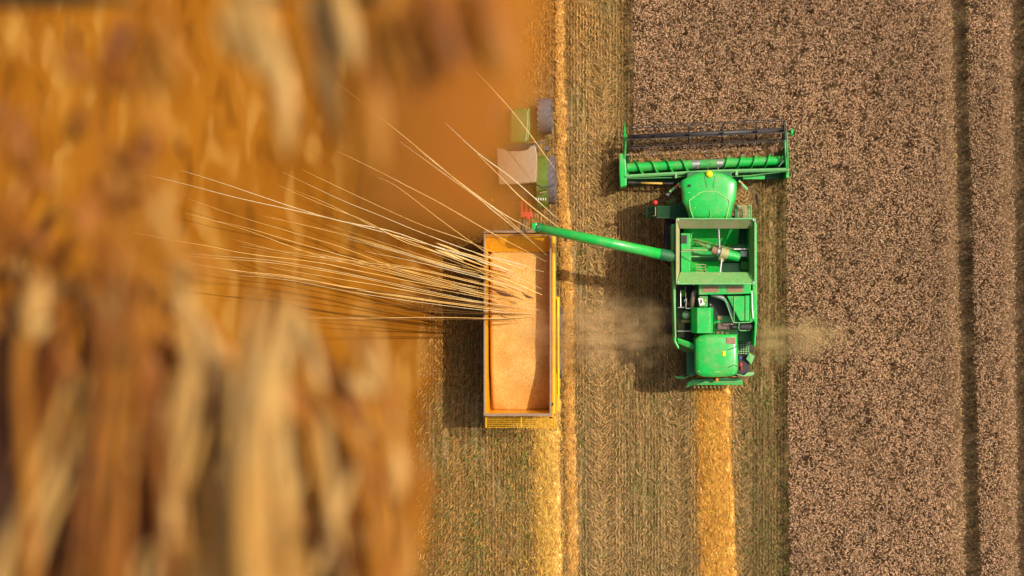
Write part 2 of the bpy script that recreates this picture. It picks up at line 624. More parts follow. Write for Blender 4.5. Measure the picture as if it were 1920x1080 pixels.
def stubble():
    n = 180000
    px = R.uniform(780, 1500, n)
    py = R.uniform(-150, 1260, n)
    x, y = gx(px), gy(py)
    row = 0.125
    inrow = R.random(n) < 0.5
    xr = np.round(x / row) * row + R.normal(0, 0.016, n)
    x = np.where(inrow, xr, x)
    px = x * PPM + NX
    soft = np.interp(py, [0, 350, 600, 800, 1080], [110, 110, 105, 85, 66])
    keep = R.random(n) < np.clip((px - edge_px(py)) / soft + 0.5, 0, 1)
    keep &= ~crop_mask(px + 6, py) | (px < 1470) & (py > 285)
    track = ((np.abs(px - 1272) < 19) | (np.abs(px - 1393) < 13) | (np.abs(px - 1128) < 26)) & (py > 120)
    patchy = vnoise(x, y * 0.4, 1.1, 5) * 0.6 + vnoise(x, y * 0.7, 3.1, 6) * 0.4
    keep &= R.random(n) < np.where(track, 0.95, np.clip(patchy * 1.9 - 0.25, 0.10, 1.0))
    for s in SWATHS:
        p_ = s[2]
        l = np.interp(py, [q[0] for q in p_], [q[1] for q in p_])
        r = np.interp(py, [q[0] for q in p_], [q[2] for q in p_])
        keep &= ~((px > l + 4) & (px < r - 4) & (py > p_[0][0]))
    i = np.nonzero(keep)[0]
    n = len(i)
    x, y, px, py, inrow, track = x[i], y[i], px[i], py[i], inrow[i], track[i]
    z = np.where(inrow, R.uniform(0.05, 0.15, n), R.uniform(0.015, 0.09, n))
    yaw = np.where(inrow, np.pi / 2 + R.normal(0, 0.45, n), R.uniform(0, np.pi, n))
    # tyre tracks press the straw into a herringbone
    ph = np.where(np.abs(px - 1272) < 19, np.sign(px - 1272), np.where(np.abs(px - 1393) < 13, np.sign(px - 1393), np.sign(px - 1128)))
    yaw = np.where(track, np.pi / 2 - ph * 0.75 + R.normal(0, 0.28, n), yaw)
    lean = (px < 900) & (py > 700)
    yaw = np.where(lean, 0.95 + R.normal(0, 0.4, n), yaw)
    sc = np.stack([R.uniform(0.07, 0.24, n), *(R.uniform(0.006, 0.013, n),) * 2], -1)
    base = np.array([0.64, 0.405, 0.155])
    warm = np.clip((1105 - px) / 120, 0, 1) + np.clip((300 - py) / 300, 0, 1) * 0.7
    tint = base[None] * (R.uniform(0.35, 1.3, n) * np.where(inrow, 1.2, 0.92))[:, None]
    tint *= (0.72 + 0.56 * vnoise(x, y * 0.02, 2.3, 51))[:, None]
    tint[:, 1] *= 1 - 0.10 * np.clip(warm, 0, 1.4)
    tint[:, 2] *= 1 - 0.35 * np.clip(warm, 0, 1.4)
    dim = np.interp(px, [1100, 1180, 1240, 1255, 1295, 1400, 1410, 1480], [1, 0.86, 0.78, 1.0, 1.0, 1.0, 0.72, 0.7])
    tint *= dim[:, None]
    scatter('stubble', STRAW_V, STRAW_F, np.stack([x, y, z], -1), yaw, R.normal(0, 0.3, n), sc, tint, 'straw', 'short cut stubble and chopped straw on the field')
    # green regrowth between the rows
    n = 72000
    px = R.uniform(790, 1490, n)
    py = R.uniform(-150, 1260, n)
    x, y = gx(px), gy(py)
    zone = np.interp(px, [800, 850, 900, 940, 985, 1005, 1085, 1098, 1110, 1170, 1200, 1240, 1255, 1295, 1380, 1405, 1425, 1470, 1490],
                     [0.5, 0.6, 1.0, 1.0, 0.7, 0.0, 0.1, 0.9, 0.25, 0.3, 0.55, 0.6, 0.2, 0.15, 0.4, 0.85, 1.2, 1.0, 0.4])
    zone = zone * np.interp(py, [0, 250, 500, 760, 1080], [0.35, 0.45, 0.55, 1.0, 1.05])
    patch = vnoise(x, y * 0.6, 1.3, 15) * 0.5 + vnoise(x, y, 4.0, 16) * 0.5
    keep = R.random(n) < np.clip(zone * (patch * 2.6 - 0.95), 0, 1)
    keep &= px > edge_px(py) + 8
    keep &= ~crop_mask(px, py)
    i = np.nonzero(keep)[0]
    n = len(i)
    sc = np.stack([R.uniform(0.06, 0.15, n), R.uniform(0.025, 0.05, n), np.full(n, 0.3)], -1)
    tint = np.array([0.11, 0.135, 0.02])[None] * R.uniform(0.45, 1.5, n)[:, None]
    scatter('weeds', LEAF_V, LEAF_F, np.stack([x[i], y[i], R.uniform(0.02, 0.10, n)], -1), R.uniform(0, 2 * np.pi, n), R.uniform(0.0, 0.7, n), sc, tint, 'weeds', 'low green weeds growing between the stubble rows')


stubble()


# ------------------------------------------------------------------ standing crop
def tram(px, py):
    a = 1801 + (py / 1080) * 26
    b = 1913 + (py / 1080) * 12
    return np.minimum(np.abs(px - a) / 15.0, np.abs(px - b) / 15.0)


def crop():
    zc = 0.8
    n = 250000
    px = R.uniform(1180, 2060, n)
    py = R.uniform(-130, 1230, n)
    k = (H - zc) / H / PPM
    x, y = (px - NX) * k, (NY - py) * k
    t = tram(px, py)
    keep = crop_mask(px, py) & (R.random(n) < np.clip((t - 0.75) * 2.2, 0.0, 1.0))
    keep &= R.random(n) < np.clip(vnoise(x, y, 3.3, 31) * 0.9 + vnoise(x, y, 6.5, 32) * 0.9 - 0.10, 0.16, 1.0) * np.where(vnoise(x, y, 1.4, 62) < 0.12, 0.72, 1.0)
    i = np.nonzero(keep)[0]
    n = len(i)
    x, y, px, py, t = x[i], y[i], px[i], py[i], t[i]
    low = vnoise(x, y, 2.2, 33)
    z = zc - 0.20 * (1 - low) * R.random(n) - np.abs(R.normal(0, 0.08, n))
    z = np.where((py > 262) & (px < 1474), z * 0.8, z)
    yaw = R.uniform(0, 2 * np.pi, n)
    pitch = R.normal(-0.15, 0.45, n)
    s = R.uniform(0.065, 0.115, n)
    sc = np.stack([s, R.uniform(0.014, 0.020, n), R.uniform(0.012, 0.018, n)], -1)
    tint = np.array([0.84, 0.53, 0.295])[None] * (R.uniform(0.5, 1.18, n) * (0.86 + 0.28 * vnoise(x, y * 0.6, 0.5, 61)))[:, None] * (1 + R.normal(0, 0.04, (n, 3)))
    gold = np.clip(1.6 - t, 0, 1)[:, None] * (np.abs(px - 1790) < 30)[:, None]
    tint = tint * (1 - gold) + tint * np.array([0.95, 0.98, 0.6])[None] * gold
    scatter('wheat_ears', EAR_V, EAR_F, np.stack([x, y, z], -1), yaw, pitch, sc, tint, 'ears', 'ripe drooping ears of the uncut wheat field')
    # stalks under the ears
    h = z.copy()
    ln = h * 0.98
    st = np.stack([ln, np.full(n, 0.006), np.full(n, 0.006)], -1)
    pos = np.stack([x + R.normal(0, 0.03, n), y + R.normal(0, 0.03, n), h * 0.5], -1)
    tint = np.array([0.30, 0.165, 0.06])[None] * R.uniform(0.5, 1.2, n)[:, None]
    h2 = slice(0, None, 3)
    scatter('wheat_stalks', STRAW_V, STRAW_F, pos[h2], R.uniform(0, 6.28, n)[h2], np.pi / 2 + R.normal(0, 0.10, n)[h2], st[h2], tint[h2], 'straw', 'upright stalks of the uncut wheat field')
    # dry leaves half way down
    n = 24000
    j = R.integers(0, len(x), n)
    sc = np.stack([R.uniform(0.10, 0.22, n), R.uniform(0.012, 0.022, n), np.full(n, 0.2)], -1)
    tint = np.array([0.36, 0.20, 0.09])[None] * R.uniform(0.5, 1.3, n)[:, None]
    pos = np.stack([x[j] + R.normal(0, 0.05, n), y[j] + R.normal(0, 0.05, n), R.uniform(0.25, 0.66, n)], -1)
    scatter('dry_leaves', LEAF_V, LEAF_F, pos, R.uniform(0, 6.28, n), R.normal(0.0, 0.5, n), sc, tint, 'weeds', 'dry leaves on the uncut wheat stalks')
    # sparse growth in the wheel tracks
    n = 9000
    py = R.uniform(-40, 1120, n)
    which = R.random(n) < 0.6
    px = np.where(which, 1801 + py / 1080 * 26, 1913 + py / 1080 * 12) + R.normal(0, 9, n)
    sc = np.stack([R.uniform(0.06, 0.16, n), R.uniform(0.010, 0.03, n), np.full(n, 0.2)], -1)
    tint = np.where(R.random(n)[:, None] < 0.55, np.array([[0.06, 0.065, 0.014]]), np.array([[0.15, 0.085, 0.03]])) * R.uniform(0.5, 1.3, n)[:, None]
    scatter('track_weeds', LEAF_V, LEAF_F, np.stack([gx(px), gy(py), R.uniform(0.03, 0.25, n)], -1), R.uniform(0, 6.28, n), R.uniform(-0.2, 0.8, n), sc, tint, 'weeds', 'thin weeds in the wheel tracks through the uncut wheat')


# dark soil under the crop
def soil_mat():
    m, n, b = new_mat('crop floor')
    p = position(n)
    c = mixc(n, smooth(n, noise(n, p, 6.0, 4, 0.7), 0.35, 0.7), (0.12, 0.065, 0.026), (0.25, 0.145, 0.06))
    n.links.new(c, b.inputs['Base Color'])
    b.inputs['Roughness'].default_value = 0.95
    return m


cs = soil_mat()
sb = MB()
a, b_ = P(1480, 1300), P(2600, -300)
sb.box(a.x, b_.x, a.y, b_.y, 0.0, 0.012)
kind(sb.build('crop_soil', cs), 'structure')
sb = MB()
a, b_ = P(1187, 300), P(1479.8, -300)
sb.box(a.x, b_.x, a.y, b_.y, 0.0, 0.012)
kind(sb.build('crop_soil', cs), 'structure')
crop()


# ================================================================== COMBINE HARVESTER
def wheel(parent, cx, cy, r, wd, tyre_mat='rubber', rim_mat='yellow', lugs=22):
    """axle along x, standing on the ground"""
    prof = [(-0.5, 0.62), (-0.5, 0.86), (-0.44, 0.95), (-0.25, 0.985), (0, 0.99), (0.25, 0.985), (0.44, 0.95), (0.5, 0.86), (0.5, 0.62)]
    n = 40
    hub = bpy.data.objects.new('wheel', None)
    COL.objects.link(hub)
    hub.parent = parent
    hub.location = Vector((cx, cy, r)) - world_loc(parent)
    c = Vector((cx, cy, r))
    vs, fs = [], []
    for k in range(n):
        t = 2 * math.pi * k / n
        for a, q in prof:
            vs.append(c + Vector((a * wd, q * r * math.cos(t), q * r * math.sin(t))))
    m = len(prof)
    for k in range(n):
        for j in range(m):
            fs.append((k * m + j, k * m + (j + 1) % m, (k + 1) % n * m + (j + 1) % m, (k + 1) % n * m + j))
    MB().add(vs, fs).build('tyre', tyre_mat, hub, smooth_=False)
    lg = MB()
    for k in range(lugs):
        for sgn in (-1, 1):
            t0 = 2 * math.pi * (k + (0.5 if sgn > 0 else 0)) / lugs
            dt = 2 * math.pi / lugs
            q = []
            for rr in (0.94, 1.0):
                for u, v in ((0.02, 0.0), (0.48, -0.85), (0.48, -0.45), (0.02, 0.4)):
                    t = t0 + v * dt
                    q.append(c + Vector((sgn * u * wd, rr * r * math.cos(t), rr * r * math.sin(t))))
            lg.add(q, [(0, 1, 2, 3), (7, 6, 5, 4), (0, 4, 5, 1), (1, 5, 6, 2), (2, 6, 7, 3), (3, 7, 4, 0)])
    kind(lg.build('tread', tyre_mat, hub), 'stuff')
    MB().tube([c - Vector((wd * 0.3, 0, 0)), c + Vector((wd * 0.3, 0, 0))], r * 0.62, 24).build('rim', rim_mat, hub)
    return hub


CH = thing('combine_harvester', 'green combine harvester cutting the edge of the standing wheat with its unloading auger swung out', 'combine harvester', P(1340, 540, 0))


def helix(mb, p0, p1, r0, r1, turns, hand, th=0.012, n=16):
    p0, p1 = Vector(p0), Vector(p1)
    d = (p1 - p0)
    ax = d.normalized()
    a = ax.cross(Vector((0, 0, 1))).normalized()
    b = a.cross(ax)
    N = int(turns * n)
    vs, fs = [], []
    for i in range(N + 1):
        t = i / N
        ang = hand * 2 * math.pi * turns * t
        rad = a * math.cos(ang) + b * math.sin(ang)
        c = p0 + d * t
        for r, o in ((r0, -th), (r1, -th), (r1, th), (r0, th)):
            vs.append(c + rad * r + ax * o)
    for i in range(N):
        for k in range(4):
            fs.append((i * 4 + k, i * 4 + (k + 1) % 4, i * 4 + 4 + (k + 1) % 4, i * 4 + 4 + k))
    fs += [(0, 1, 2, 3), (N * 4 + 3, N * 4 + 2, N * 4 + 1, N * 4)]
    mb.add(vs, fs)


def harvester():
    T = CH

    # ---- header
    hd = MB().pprism([(1174, 291), (1476, 279), (1479, 334), (1172, 347)], 0.20, 0.30).build('header', 'green_dark', T)
    MB().pprism([(1176, 328), (1476, 316), (1477, 322), (1176, 334)], 0.30, 1.08).build('back_sheet', 'green_dark', hd)
    MB().pprism([(1174, 289), (1476, 277), (1476, 279), (1174, 291)], 0.24, 0.32).build('knife_bar', 'steel', hd)
    MB().tube([P(1172, 331, 1.25), P(1230, 327.5, 1.25), P(1340, 321.5, 1.25), P(1478, 318, 1.25)], 0.075, 4).build('top_beam', 'green_pale', hd, 0.01)
    MB().tube([P(1176, 335, 1.15), P(1260, 333, 1.15), P(1292, 330, 1.2)], 0.022, 6).build('brace_rod', 'green_dusty', hd)
    MB().tube([P(1370, 331, 1.2), P(1396, 330, 1.15), P(1478, 321, 1.15)], 0.022, 6).build('brace_rod', 'green_dusty', hd)
    MB().pbox(1265.5, 1269.5, 325, 334, 1.0, 1.34).build('bracket', 'green_pale', hd, 0.01)
    MB().pbox(1379, 1383.5, 319, 329, 1.0, 1.34).build('bracket', 'green_pale', hd, 0.01)
    MB().pbox(1393, 1434, 328, 336, 0.6, 0.95).build('frame_plate', 'green', hd, 0.01)
    MB().pprism([(1161, 288), (1172, 287), (1175, 320), (1175, 349), (1163, 351), (1161, 320)], 0.25, 1.25).build('end_housing', 'green', hd, 0.04)
    MB().pprism([(1472, 276), (1478, 275), (1479.5, 333), (1474, 334)], 0.25, 1.15).build('end_housing', 'green', hd, 0.02)
    for x, y0, y1 in ((1171.5, 228, 292), (1470.5, 224, 282)):
        a = [P(x, y0, 0.35), P(x, y0 + 18, 0.6), P(x, y0 + 40, 0.8), P(x, y1, 0.85)]
        MB().tube(a, [0.012, 0.055, 0.075, 0.06], 8).build('crop_divider', 'green' if x < 1300 else 'green_dark', hd, smooth_=True)

    # auger with left and right hand flights
    z = 0.78
    A0, A1 = P(1176, 314.5, z), P(1473, 300.5, z)
    L = lambda t: A0.lerp(A1, t)
    ag = MB().tube([L(0), L(0.41)], 0.19, 24).build('header_auger', 'green', T)
    MB().tube([L(0.41), L(0.455)], 0.188, 24).build('feed_drum', 'steel', ag)
    MB().tube([L(0.455), L(0.565)], 0.187, 24).build('feed_drum', 'green_dusty', ag)
    MB().tube([L(0.565), L(0.6)], 0.188, 24).build('feed_drum', 'steel', ag)
    MB().tube([L(0.6), L(1)], 0.19, 24).build('auger_tube', 'green', ag)
    f = MB()
    helix(f, L(0.0), L(0.41), 0.185, 0.30, 4.3, -1)
    f.build('flight', 'green', ag)
    f = MB()
    helix(f, L(0.6), L(1.0), 0.185, 0.30, 4.6, 1)
    f.build('flight', 'green', ag)
    for k in range(9):
        c = L(0.42 + 0.175 * k / 8)
        t = k * 2.2
        d = Vector((0, math.cos(t), abs(math.sin(t))))
        MB().tube([c + d * 0.15, c + d * 0.33], 0.011, 5).build('finger', 'steel', ag)

    # pick-up reel
    z = 1.42
    B0, B1 = P(1178, 257.5, z), P(1472, 244, z)
    rl = MB().tube([B0, B1], 0.105, 14).build('reel', 'reel', T, smooth_=True)
    ax = (B1 - B0).normalized()
    side = ax.cross(Vector((0, 0, 1))).normalized()
    up = side.cross(ax)
    rr = 0.47
    ang = [math.radians(12 + 60 * k) for k in range(6)]
    for a in ang:
        o = (side * math.cos(a) + up * math.sin(a)) * rr
        MB().tube([B0 + o, B1 + o], 0.017, 6).build('reel_bar', 'reel', rl)
        tn = MB()
        for q in range(58):
            c = (B0 + o).lerp(B1 + o, (q + 0.5) / 58)
            tn.tube([c, c + Vector((0, 0.02, -0.20))], 0.005, 3)
        kind(tn.build('tines', 'black', rl), 'stuff')
    for t in (0.01, 0.17, 0.385, 0.60, 0.815, 0.985):
        c = B0.lerp(B1, t)
        st = MB()
        for k, a in enumerate(ang):
            o = (side * math.cos(a) + up * math.sin(a)) * rr
            b = ang[(k + 1) % 6]
            o2 = (side * math.cos(b) + up * math.sin(b)) * rr
            q = [c + o * 0.18, c + o, c + (o + o2) * 0.42, c + (o + o2) * 0.2]
            st.plate(q, 0.012)
            st.plate([c, c + o * 0.9 + o2 * 0.03, c + o * 0.96 - o2 * 0.02, c - o2 * 0.05], 0.014)
        kind(st.build('reel_spider', 'reel', rl), 'stuff')
    MB().tube([P(1171, 300, 1.2), P(1173, 270, 1.45), P(1174, 252, 1.45)], 0.04, 6).build('reel_arm', 'green_dusty', T)
    MB().tube([P(1477, 326, 1.25), P(1477, 290, 1.4), P(1475, 246, 1.5)], 0.035, 6).build('reel_arm', 'green_dusty', T)
    MB().tube([P(1474, 296, 1.3), P(1472, 262, 1.45)], 0.05, 6).build('reel_cylinder', 'green_pale', T)
    MB().tube([P(1471, 232, 1.5), P(1473, 262, 1.5)], 0.055, 6).build('reel_drive', 'black', T)
    MB().tube([P(1482, 248, 1.5), P(1486.5, 248, 1.5)], 0.15, 18).build('pulley', 'green', T, 0.02)
    MB().tube([P(1475, 246, 1.5), P(1482, 248, 1.5)], 0.03, 8).build('pulley_shaft', 'black', T)
    MB().tube([P(1460, 313, 1.2), P(1470, 301, 1.2)], 0.015, 5).build('stay', 'steel', T)
    # header drive shaft
    sh = MB().tube([P(1202, 343, 0.9), P(1242, 344, 0.9)], 0.045, 10).build('drive_shaft', 'gold_rod', T, smooth_=True)
    MB().tube([P(1177, 342, 0.9), P(1190, 342.4, 0.9)], 0.075, 10).build('coupling', 'reel', sh)
    MB().tube([P(1190.5, 342.5, 0.9), P(1201.8, 342.9, 0.9)], 0.055, 10).build('coupling', 'black', sh)
    MB().tube([P(1242.2, 344, 0.9), P(1262, 344, 0.9)], 0.05, 10).build('coupling', 'reel', sh)
    MB().pbox(1288, 1372, 322, 424, 0.45, 1.55).build('feeder_house', 'green_dark', T, 0.03)

    # ---- chassis, wheels
    MB().pbox(1282, 1406, 404, 705, 0.75, 1.98).build('chassis', 'black', T, 0.03)
    wheel(T, 2.42, P(0, 452, 0.9).y, 0.92, 0.66, lugs=20)
    wheel(T, 5.28, P(0, 452, 0.9).y, 0.92, 0.66, lugs=20)
    wheel(T, 2.42, P(0, 597, 0.62).y, 0.64, 0.44, lugs=18)
    wheel(T, 5.28, P(0, 597, 0.62).y, 0.64, 0.44, lugs=18)

    # ---- cab
    MB().pprism([(1292, 340), (1310, 329), (1352, 329), (1372, 341), (1370, 405), (1294, 405)], 1.7, 3.45).build('cab', 'glass', T, 0.04)
    outline = [(1276, 344), (1278, 338), (1283, 335), (1291, 330.5), (1299.5, 326.7), (1308, 324.4), (1315, 323), (1328, 321.6), (1340, 321.4), (1349, 322.6), (1357, 324.8),
               (1366, 329), (1374, 333.5), (1380, 338), (1382, 343), (1381.5, 360), (1380, 374), (1375, 386), (1371, 410), (1292, 410),
               (1289.5, 397), (1285, 387), (1280, 379), (1278.5, 360)]
    roof = MB()
    ctr = P(1330, 368, 3.8)
    rings = []
    for sc_, zz in ((0.985, 3.46), (1.0, 3.56), (0.99, 3.70), (0.95, 3.775), (0.86, 3.82), (0.62, 3.85), (0.3, 3.865)):
        rings.append([Vector((ctr.x + (P(a, b, 3.7).x - ctr.x) * sc_, ctr.y + (P(a, b, 3.7).y - ctr.y) * sc_, zz)) for a, b in outline])
    n = len(outline)
    vs = [v for r_ in rings for v in r_] + [Vector((ctr.x, ctr.y, 3.868))]
    fs = [(i * n + k, (i + 1) * n + k, (i + 1) * n + (k + 1) % n, i * n + (k + 1) % n) for i in range(len(rings) - 1) for k in range(n)]
    fs += [((len(rings) - 1) * n + k, len(vs) - 1, (len(rings) - 1) * n + (k + 1) % n) for k in range(n)]
    fs.append(tuple(range(n)))
    rf = roof.add(vs, fs).build('cab_roof', 'green', T, smooth_=True)
    # raised centre panel with a pale seam round it
    inner = [(1300, 410), (1294, 392), (1292, 376), (1301, 370), (1311, 362), (1323, 358.5), (1344, 359), (1354, 366), (1366, 374), (1368, 380), (1365, 394), (1361.5, 410)]
    seam = MB()
    seam.tube([P(a, b, 3.84 + (0.015 if 3 < i < 9 else 0.0)) for i, (a, b) in enumerate(inner)], 0.022, 6)
    seam.build('roof_seam', 'seam', rf)
    MB().tube([P(1332, 410, 3.85), P(1332, 394, 3.87)], 0.014, 5).build('roof_rib', 'green_pale', rf)
    for x0, x1 in ((1321, 1325), (1340, 1337)):
        MB().tube([P(x0, 325, 3.78), P(x0, 332, 3.83), P(x1, 352, 3.865)], 0.016, 6).build('roof_groove', 'green_dark', rf)
    for a, b in ((1292, 361), (1300, 369), (1367, 358), (1331, 390), (1361, 373), (1323, 359), (1303, 390), (1345, 388), (1358, 334)):
        MB().dome(P(a, b, 3.83), 0.022, 0.03, 8, 2).build('roof_bolt', 'white', rf)
    MB().tube([P(1292.7, 348, 3.78), P(1292.7, 348, 3.88)], 0.055, 10).build('aerial_base', 'black', rf)
    bc = MB().dome(P(1329.6, 326.5, 3.84), 0.135, 0.10, 20, 5).build('receiver_dome', 'yellow', T, smooth_=True)
    MB().tube([P(1329.6, 326.5, 3.74), P(1329.6, 326.5, 3.84)], 0.14, 20).build('receiver_base', 'yellow', bc)

    # mirrors, arms and lamps
    ma = MB().plate([P(1254, 358.5, 3.2), P(1257.5, 361.5, 3.2), P(1276, 345, 3.2), P(1273, 342, 3.2)], 0.05).build('mirror_arm', 'green_pale', T, 0.01)
    MB().dome(P(1269.5, 349.5, 3.2), 0.075, 0.09, 10, 3).build('side_lamp', 'red', ma)
    MB().dome(P(1275, 350, 3.2), 0.05, 0.08, 10, 3).build('side_lamp', 'white', ma)
    ma = MB().plate([P(1400, 357, 3.2), P(1403.5, 354, 3.2), P(1387, 337, 3.2), P(1384, 340, 3.2)], 0.05).build('mirror_arm', 'green_pale', T, 0.01)
    MB().dome(P(1390, 344, 3.2), 0.055, 0.07, 10, 3).build('side_lamp', 'orange', ma)
    MB().tube([P(1402, 355, 3.18), P(1417, 364, 3.1)], 0.014, 5).build('mirror_rod', 'black', ma)
    MB().plate([P(1416, 364, 3.15), P(1419, 363, 3.15), P(1422, 382, 2.9), P(1418.5, 383, 2.9)], 0.08).build('mirror', 'black', ma, 0.01)
    ml = MB().tube([P(1230, 379, 2.7), P(1262, 371, 2.9), P(1280, 362, 2.9)], 0.022, 6).build('mirror_rod', 'black', T)
    MB().dome(P(1228.5, 380, 2.68), 0.11, 0.12, 12, 4).build('marker_lamp', 'red', ml, smooth_=True)
    MB().pbox(1249, 1256, 362, 367, 2.5, 2.7).build('work_light', 'steel', T, 0.02)

    # left platform with mesh floor, ladder and rails
    def grate(name, x0, x1, y0, y1, z, mat, nx, ny, parent):
        fr = MB()
        for k in range(nx + 1):
            x = x0 + (x1 - x0) * k / nx
            a, b = P(x, y0, z), P(x, y1, z)
            fr.box(a.x - 0.011, a.x + 0.011, b.y, a.y, z - 0.03, z)
        for k in range(ny + 1):
            y = y0 + (y1 - y0) * k / ny
            a, b = P(x0, y, z), P(x1, y, z)
            fr.box(a.x, b.x, a.y - 0.011, a.y + 0.011, z - 0.034, z - 0.004)
        return kind(fr.build(name, mat, parent), 'stuff')

    pl = MB().pbox(1233, 1257, 386, 388, 1.75, 1.9).build('platform', 'green', T)
    grate('grating', 1233, 1257, 388, 407, 1.9, 'green', 11, 9, pl)
    MB().pbox(1234, 1290, 388, 406, 1.5, 1.53).build('platform_base', 'green_dark', pl)
    MB().pbox(1232, 1257, 407, 409, 1.75, 1.95).build('platform_edge', 'green_pale', pl)
    grate('grating', 1257, 1290, 381, 410, 2.0, 'green_dark', 14, 12, pl)
    for k in range(4):
        y = 388 + k * 5.6
        MB().tube([P(1214, y + 3, 1.25), P(1226, y, 1.25)], 0.035, 4).build('ladder_step', 'green_dark', T)
    MB().pbox(1212, 1214, 386, 409, 0.6, 1.3).build('ladder_side', 'green_dark', T)
    MB().pbox(1226, 1228, 386, 409, 0.6, 1.5).build('ladder_side', 'green_dark', T)
    MB().tube([P(1229, 388, 2.7), P(1229, 404, 2.7), P(1224, 405, 2.6)], 0.018, 6).build('handrail', 'hub_tan', T)
    for k in range(3):
        MB().tube([P(1252, 374 + k * 3.5, 2.5), P(1267, 368 + k * 3.6, 2.6)], 0.018, 5).build('handrail', 'green_dusty', T)
    MB().tube([P(1243, 410, 1.2), P(1243.5, 440, 1.1)], 0.02, 6).build('brake_pipe', 'hub_tan', T)
    pr = MB().pbox(1378, 1383, 384, 408, 1.9, 2.1).build('platform', 'green_dark', T)
    grate('grating', 1384, 1400, 385, 408, 2.1, 'hub_tan', 6, 8, pr)
    for k in range(3):
        MB().tube([P(1402 + 3 * k, 384, 2.5), P(1402 + 3 * k, 410, 2.5)], 0.022, 6).build('handrail', 'green_pale', T)

    # ---- grain tank
    X0, X1, Y0, Y1 = P(1271, 0, 3.9).x, P(1412, 0, 3.9).x, P(0, 529, 3.9).y, P(0, 413, 3.9).y
    tk = MB().box(X0 + 0.05, X1 - 0.05, Y0 + 0.05, Y1 - 0.05, 1.95, 2.1).build('grain_tank', 'green_dark', T)
    t = 0.05
    MB().box(X0, X0 + t, Y0, Y1, 2.1, 3.62).build('tank_wall', 'green', tk)
    MB().box(X1 - t, X1, Y0, Y1, 2.1, 3.62).build('tank_wall', 'green', tk)
    MB().box(X0 + t, X1 - t, Y0, Y0 + t, 2.1, 3.62).build('tank_wall', 'green', tk)
    MB().box(X0 + t, X1 - t, Y1 - t, Y1, 2.1, 3.62).build('tank_wall', 'green', tk)
    # folded flaps sloping down into the tank
    D = 0.30
    zo, zi = 3.98, 3.64
    fo = lambda x, y: Vector((x, y, zo))
    fi = lambda x, y: Vector((x, y, zi))
    e = 0.10
    fl = MB().plate([fi(X0 + e, Y1 - D), fi(X1 - e, Y1 - D), fo(X1 + 0.05, Y1 + 0.04), fo(X0 - 0.05, Y1 + 0.04)], 0.03).build('tank_flap', 'flap', tk)
    fl['label'] = 'beige front flap'
    MB().plate([fo(X0 - 0.05, Y0 - 0.05), fo(X1 + 0.05, Y0 - 0.05), fi(X1 - e, Y0 + 0.38), fi(X0 + e, Y0 + 0.38)], 0.03).build('tank_flap', 'flap_green', tk)
    MB().plate([fo(X0 - 0.05, Y1 + 0.03), fo(X0 - 0.05, Y0 - 0.03), fi(X0 + 0.08, Y0 + 0.42), fi(X0 + 0.08, Y1 - 0.33)], 0.03).build('tank_flap', 'hub_tan', tk)
    MB().plate([fo(X1 + 0.05, Y0 - 0.03), fo(X1 + 0.05, Y1 + 0.03), fi(X1 - 0.10, Y1 - 0.33), fi(X1 - 0.10, Y0 + 0.42)], 0.03).build('tank_flap', 'olive', tk)
    rm = MB()
    MB().tube([fo(X0 - 0.05, Y1 + 0.05), fo(X1 + 0.05, Y1 + 0.05)], 0.03, 6).build('tank_rim', 'green_pale', tk)
    MB().tube([fo(X0 - 0.05, Y0 - 0.06), fo(X1 + 0.05, Y0 - 0.06)], 0.035, 6).build('tank_rim', 'green_pale', tk)
    MB().tube([fo(X0 - 0.06, Y0 - 0.06), fo(X0 - 0.06, Y1 + 0.05)], 0.025, 6).build('tank_rim', 'hub_tan', tk)
    MB().tube([fo(X1 + 0.06, Y0 - 0.06), fo(X1 + 0.06, Y1 + 0.05)], 0.03, 6).build('tank_rim', 'green_pale', tk)
    for a in (X0, X1):
        for b in (Y0, Y1):
            MB().dome((a, b, zo + 0.02), 0.035, 0.04, 8, 3).build('corner_bolt', 'white', tk)
    # inside: sloping floors, left console, auger, cross rods
    z = 2.6
    MB().plate([Vector((X0 + 0.06, Y0 + 0.06, 2.15)), Vector((X1 - 0.06, Y0 + 0.06, 2.15)), Vector((X1 - 0.06, Y0 + 1.5, 2.12)), Vector((X0 + 0.06, Y0 + 1.5, 2.12))], 0.01).build('tank_floor', 'green', tk)
    MB().plate([Vector((X0 + 0.3, Y1 - 0.9, 2.3)), Vector((X1 - 0.4, Y1 - 0.9, 2.3)), Vector((X1 - 0.4, Y1 - 0.1, 2.9)), Vector((X0 + 0.3, Y1 - 0.1, 2.9))], 0.02).build('tank_slope', 'green', tk)
    MB().plate([Vector((X0 + 0.5, Y0 + 0.07, 2.95)), Vector((X0 + 1.9, Y0 + 0.07, 2.95)), Vector((X0 + 1.7, Y0 + 0.85, 2.35)), Vector((X0 + 0.5, Y0 + 0.85, 2.35))], 0.02).build('tank_slope', 'green', tk)
    cn = MB().pbox(1277, 1294, 437, 511, 2.2, 3.2).build('side_box', 'green', tk, 0.02)
    MB().pbox(1277.5, 1288, 441, 456.5, 3.2, 3.235).build('hatch_hole', 'black', cn)
    MB().pbox(1277, 1296, 470, 473, 3.2, 3.26).build('box_rib', 'green_pale', cn)
    MB().tube([P(1280, 480, 3.25), P(1296, 490, 3.2)], 0.03, 6).build('box_rib', 'green_dusty', cn)
    MB().tube([P(1297, 436, 3.0), P(1294, 455, 3.2), P(1296, 472, 3.0), P(1294, 490, 3.0)], 0.02, 6).build('cable', 'green_pale', tk)
    MB().tube([P(1280, 468.5, 3.3), P(1326, 469, 3.35)], 0.028, 6).build('cross_rod', 'hub_tan', tk)
    MB().tube([P(1376, 467, 3.35), P(1404, 467, 3.3)], 0.028, 6).build('cross_rod', 'steel', tk)
